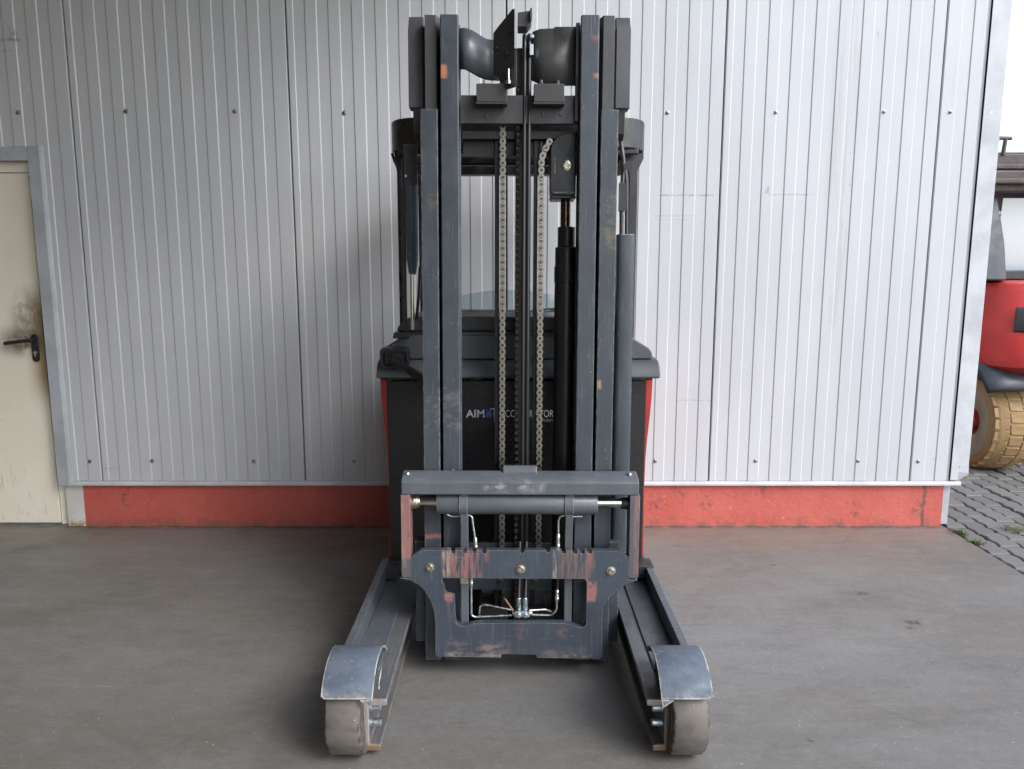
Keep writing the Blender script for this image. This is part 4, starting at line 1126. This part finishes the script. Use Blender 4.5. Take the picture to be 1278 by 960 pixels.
# cab: posts, roof, rear window
for x0, x1 in ((3.30, 3.46), (4.76, 4.92)):
    ins = .07 if x0 < 4 else -.07
    mb = MB(); vs = []
    for z, dx, dy, w in ((1.39, 0, 0, 1), (1.65, ins*.35, .05, .8), (1.98, ins*.7, .16, .55)):
        c_ = (x0+x1)/2+dx*.3; h_ = (x1-x0)/2*w
        vs.append([mb.bm.verts.new(p) for p in ((c_-h_, 5.42+dy, z), (c_+h_, 5.42+dy, z), (c_+h_, 5.62+dy, z), (c_-h_, 5.62+dy, z))])
    for A, B in zip(vs, vs[1:]):
        for i in range(4):
            j = (i+1) % 4; mb.bm.faces.new((A[i], A[j], B[j], B[i]))
    mb.bm.faces.new(vs[0][::-1]); mb.bm.faces.new(vs[-1]); fp("cab_post", mb, m_fork_grey, bevel=.015)
    mb = MB(); mb.box(x0, x1, 7.3, 7.42, 1.05, 2.0); fp("cab_post", mb, m_fork_grey, bevel=.02)
mb = MB(); mb.prism([(3.47, 1.44), (4.75, 1.44), (4.70, 1.97), (3.50, 1.97)], 5.62, 5.63); fp("rear_window", mb, m_glass, bevel=.002)
mb = MB(); mb.box(3.30, 4.92, 5.56, 5.60, 1.395, 1.46); fp("window_sill", mb, m_fork_black, bevel=.01)
mb = MB(); mb.box(3.26, 4.96, 5.50, 7.5, 2.00, 2.15); fp("roof_frame", mb, m_fork_brown, bevel=.015)
mb = MB(); mb.box(3.24, 4.98, 5.44, 5.50, 2.05, 2.09); mb.box(3.22, 5.0, 5.56, 5.66, 2.16, 2.20); mb.box(3.28, 4.94, 5.72, 7.4, 2.152, 2.29); fp("roof_rail", mb, m_fork_brown, bevel=.012)
mb = MB(); mb.box(3.27, 4.9, 5.9, 6.1, 2.291, 2.325); mb.tube([(3.46, 5.72, 2.28), (3.47, 5.72, 2.38), (3.54, 5.72, 2.40), (3.53, 5.72, 2.28)], .016, 8); mb.tube([(3.40, 5.72, 2.40), (3.58, 5.72, 2.395)], .014, 8); fp("lamp_bracket", mb, m_fork_brown, bevel=.006)
mb = MB(); mb.box(3.9, 4.3, 6.35, 6.5, 1.39, 1.85); fp("seat", mb, m_fork_black, bevel=.05)
for x in (3.75, 4.45):
    mb = MB(); mb.box(x-.06, x+.06, 7.92, 8.1, .1, 2.9); fp("mast_rail", mb, m_fork_black, bevel=.01)
    mb = MB(); mb.box(x-.06, x+.06, 8.15, 9.2, .06, .10); mb.box(x-.06, x+.06, 8.11, 8.15, .06, .6); fp("fork", mb, m_fork_black, bevel=.008)

# ================================================================== weeds at the edge of the slab
def tuft(x, y, n, h, spread, label):
    mb = MB()
    for i in range(n):
        a = rng.uniform(0, 2*math.pi); L = h*rng.uniform(.5, 1.1); lean = spread*rng.uniform(.3, 1)
        bx_, by_ = x+rng.gauss(0, spread*.35), y+rng.gauss(0, spread*.35)
        w = rng.uniform(.0016, .0032); px_, py_ = -math.sin(a)*w, math.cos(a)*w
        pts = []
        for t in (0, .5, 1):
            pts.append((bx_+math.cos(a)*lean*t*t, by_+math.sin(a)*lean*t*t, L*(t-.35*t*t*(lean/spread))-.012, 1-t*.85))
        A = [(mb.bm.verts.new((p[0]-px_*p[3], p[1]-py_*p[3], p[2])), mb.bm.verts.new((p[0]+px_*p[3], p[1]+py_*p[3], p[2]))) for p in pts]
        for P, Q in zip(A, A[1:]): mb.bm.faces.new((P[0], P[1], Q[1], Q[0]))
    o = obj("grass_tuft", mb, m_weed, smooth=0)
    tag(o, label, "grass tuft", "weeds along the edge of the slab")
tuft(2.83, 5.0, 130, .07, .08, "rounded green grass tuft among the paving stones, farthest from the slab joint")
tuft(2.66, 4.66, 90, .055, .06, "small green tuft close beside the grey corner post")
tuft(2.88, 4.22, 80, .045, .09, "low sparse tuft between stones, nearest the right picture edge")
tuft(2.53, 4.17, 110, .05, .05, "dry tuft in the joint at the red plinth's right end")
tuft(2.535, 4.02, 90, .04, .05, "straggling weed strip in the joint just in front of the plinth corner")
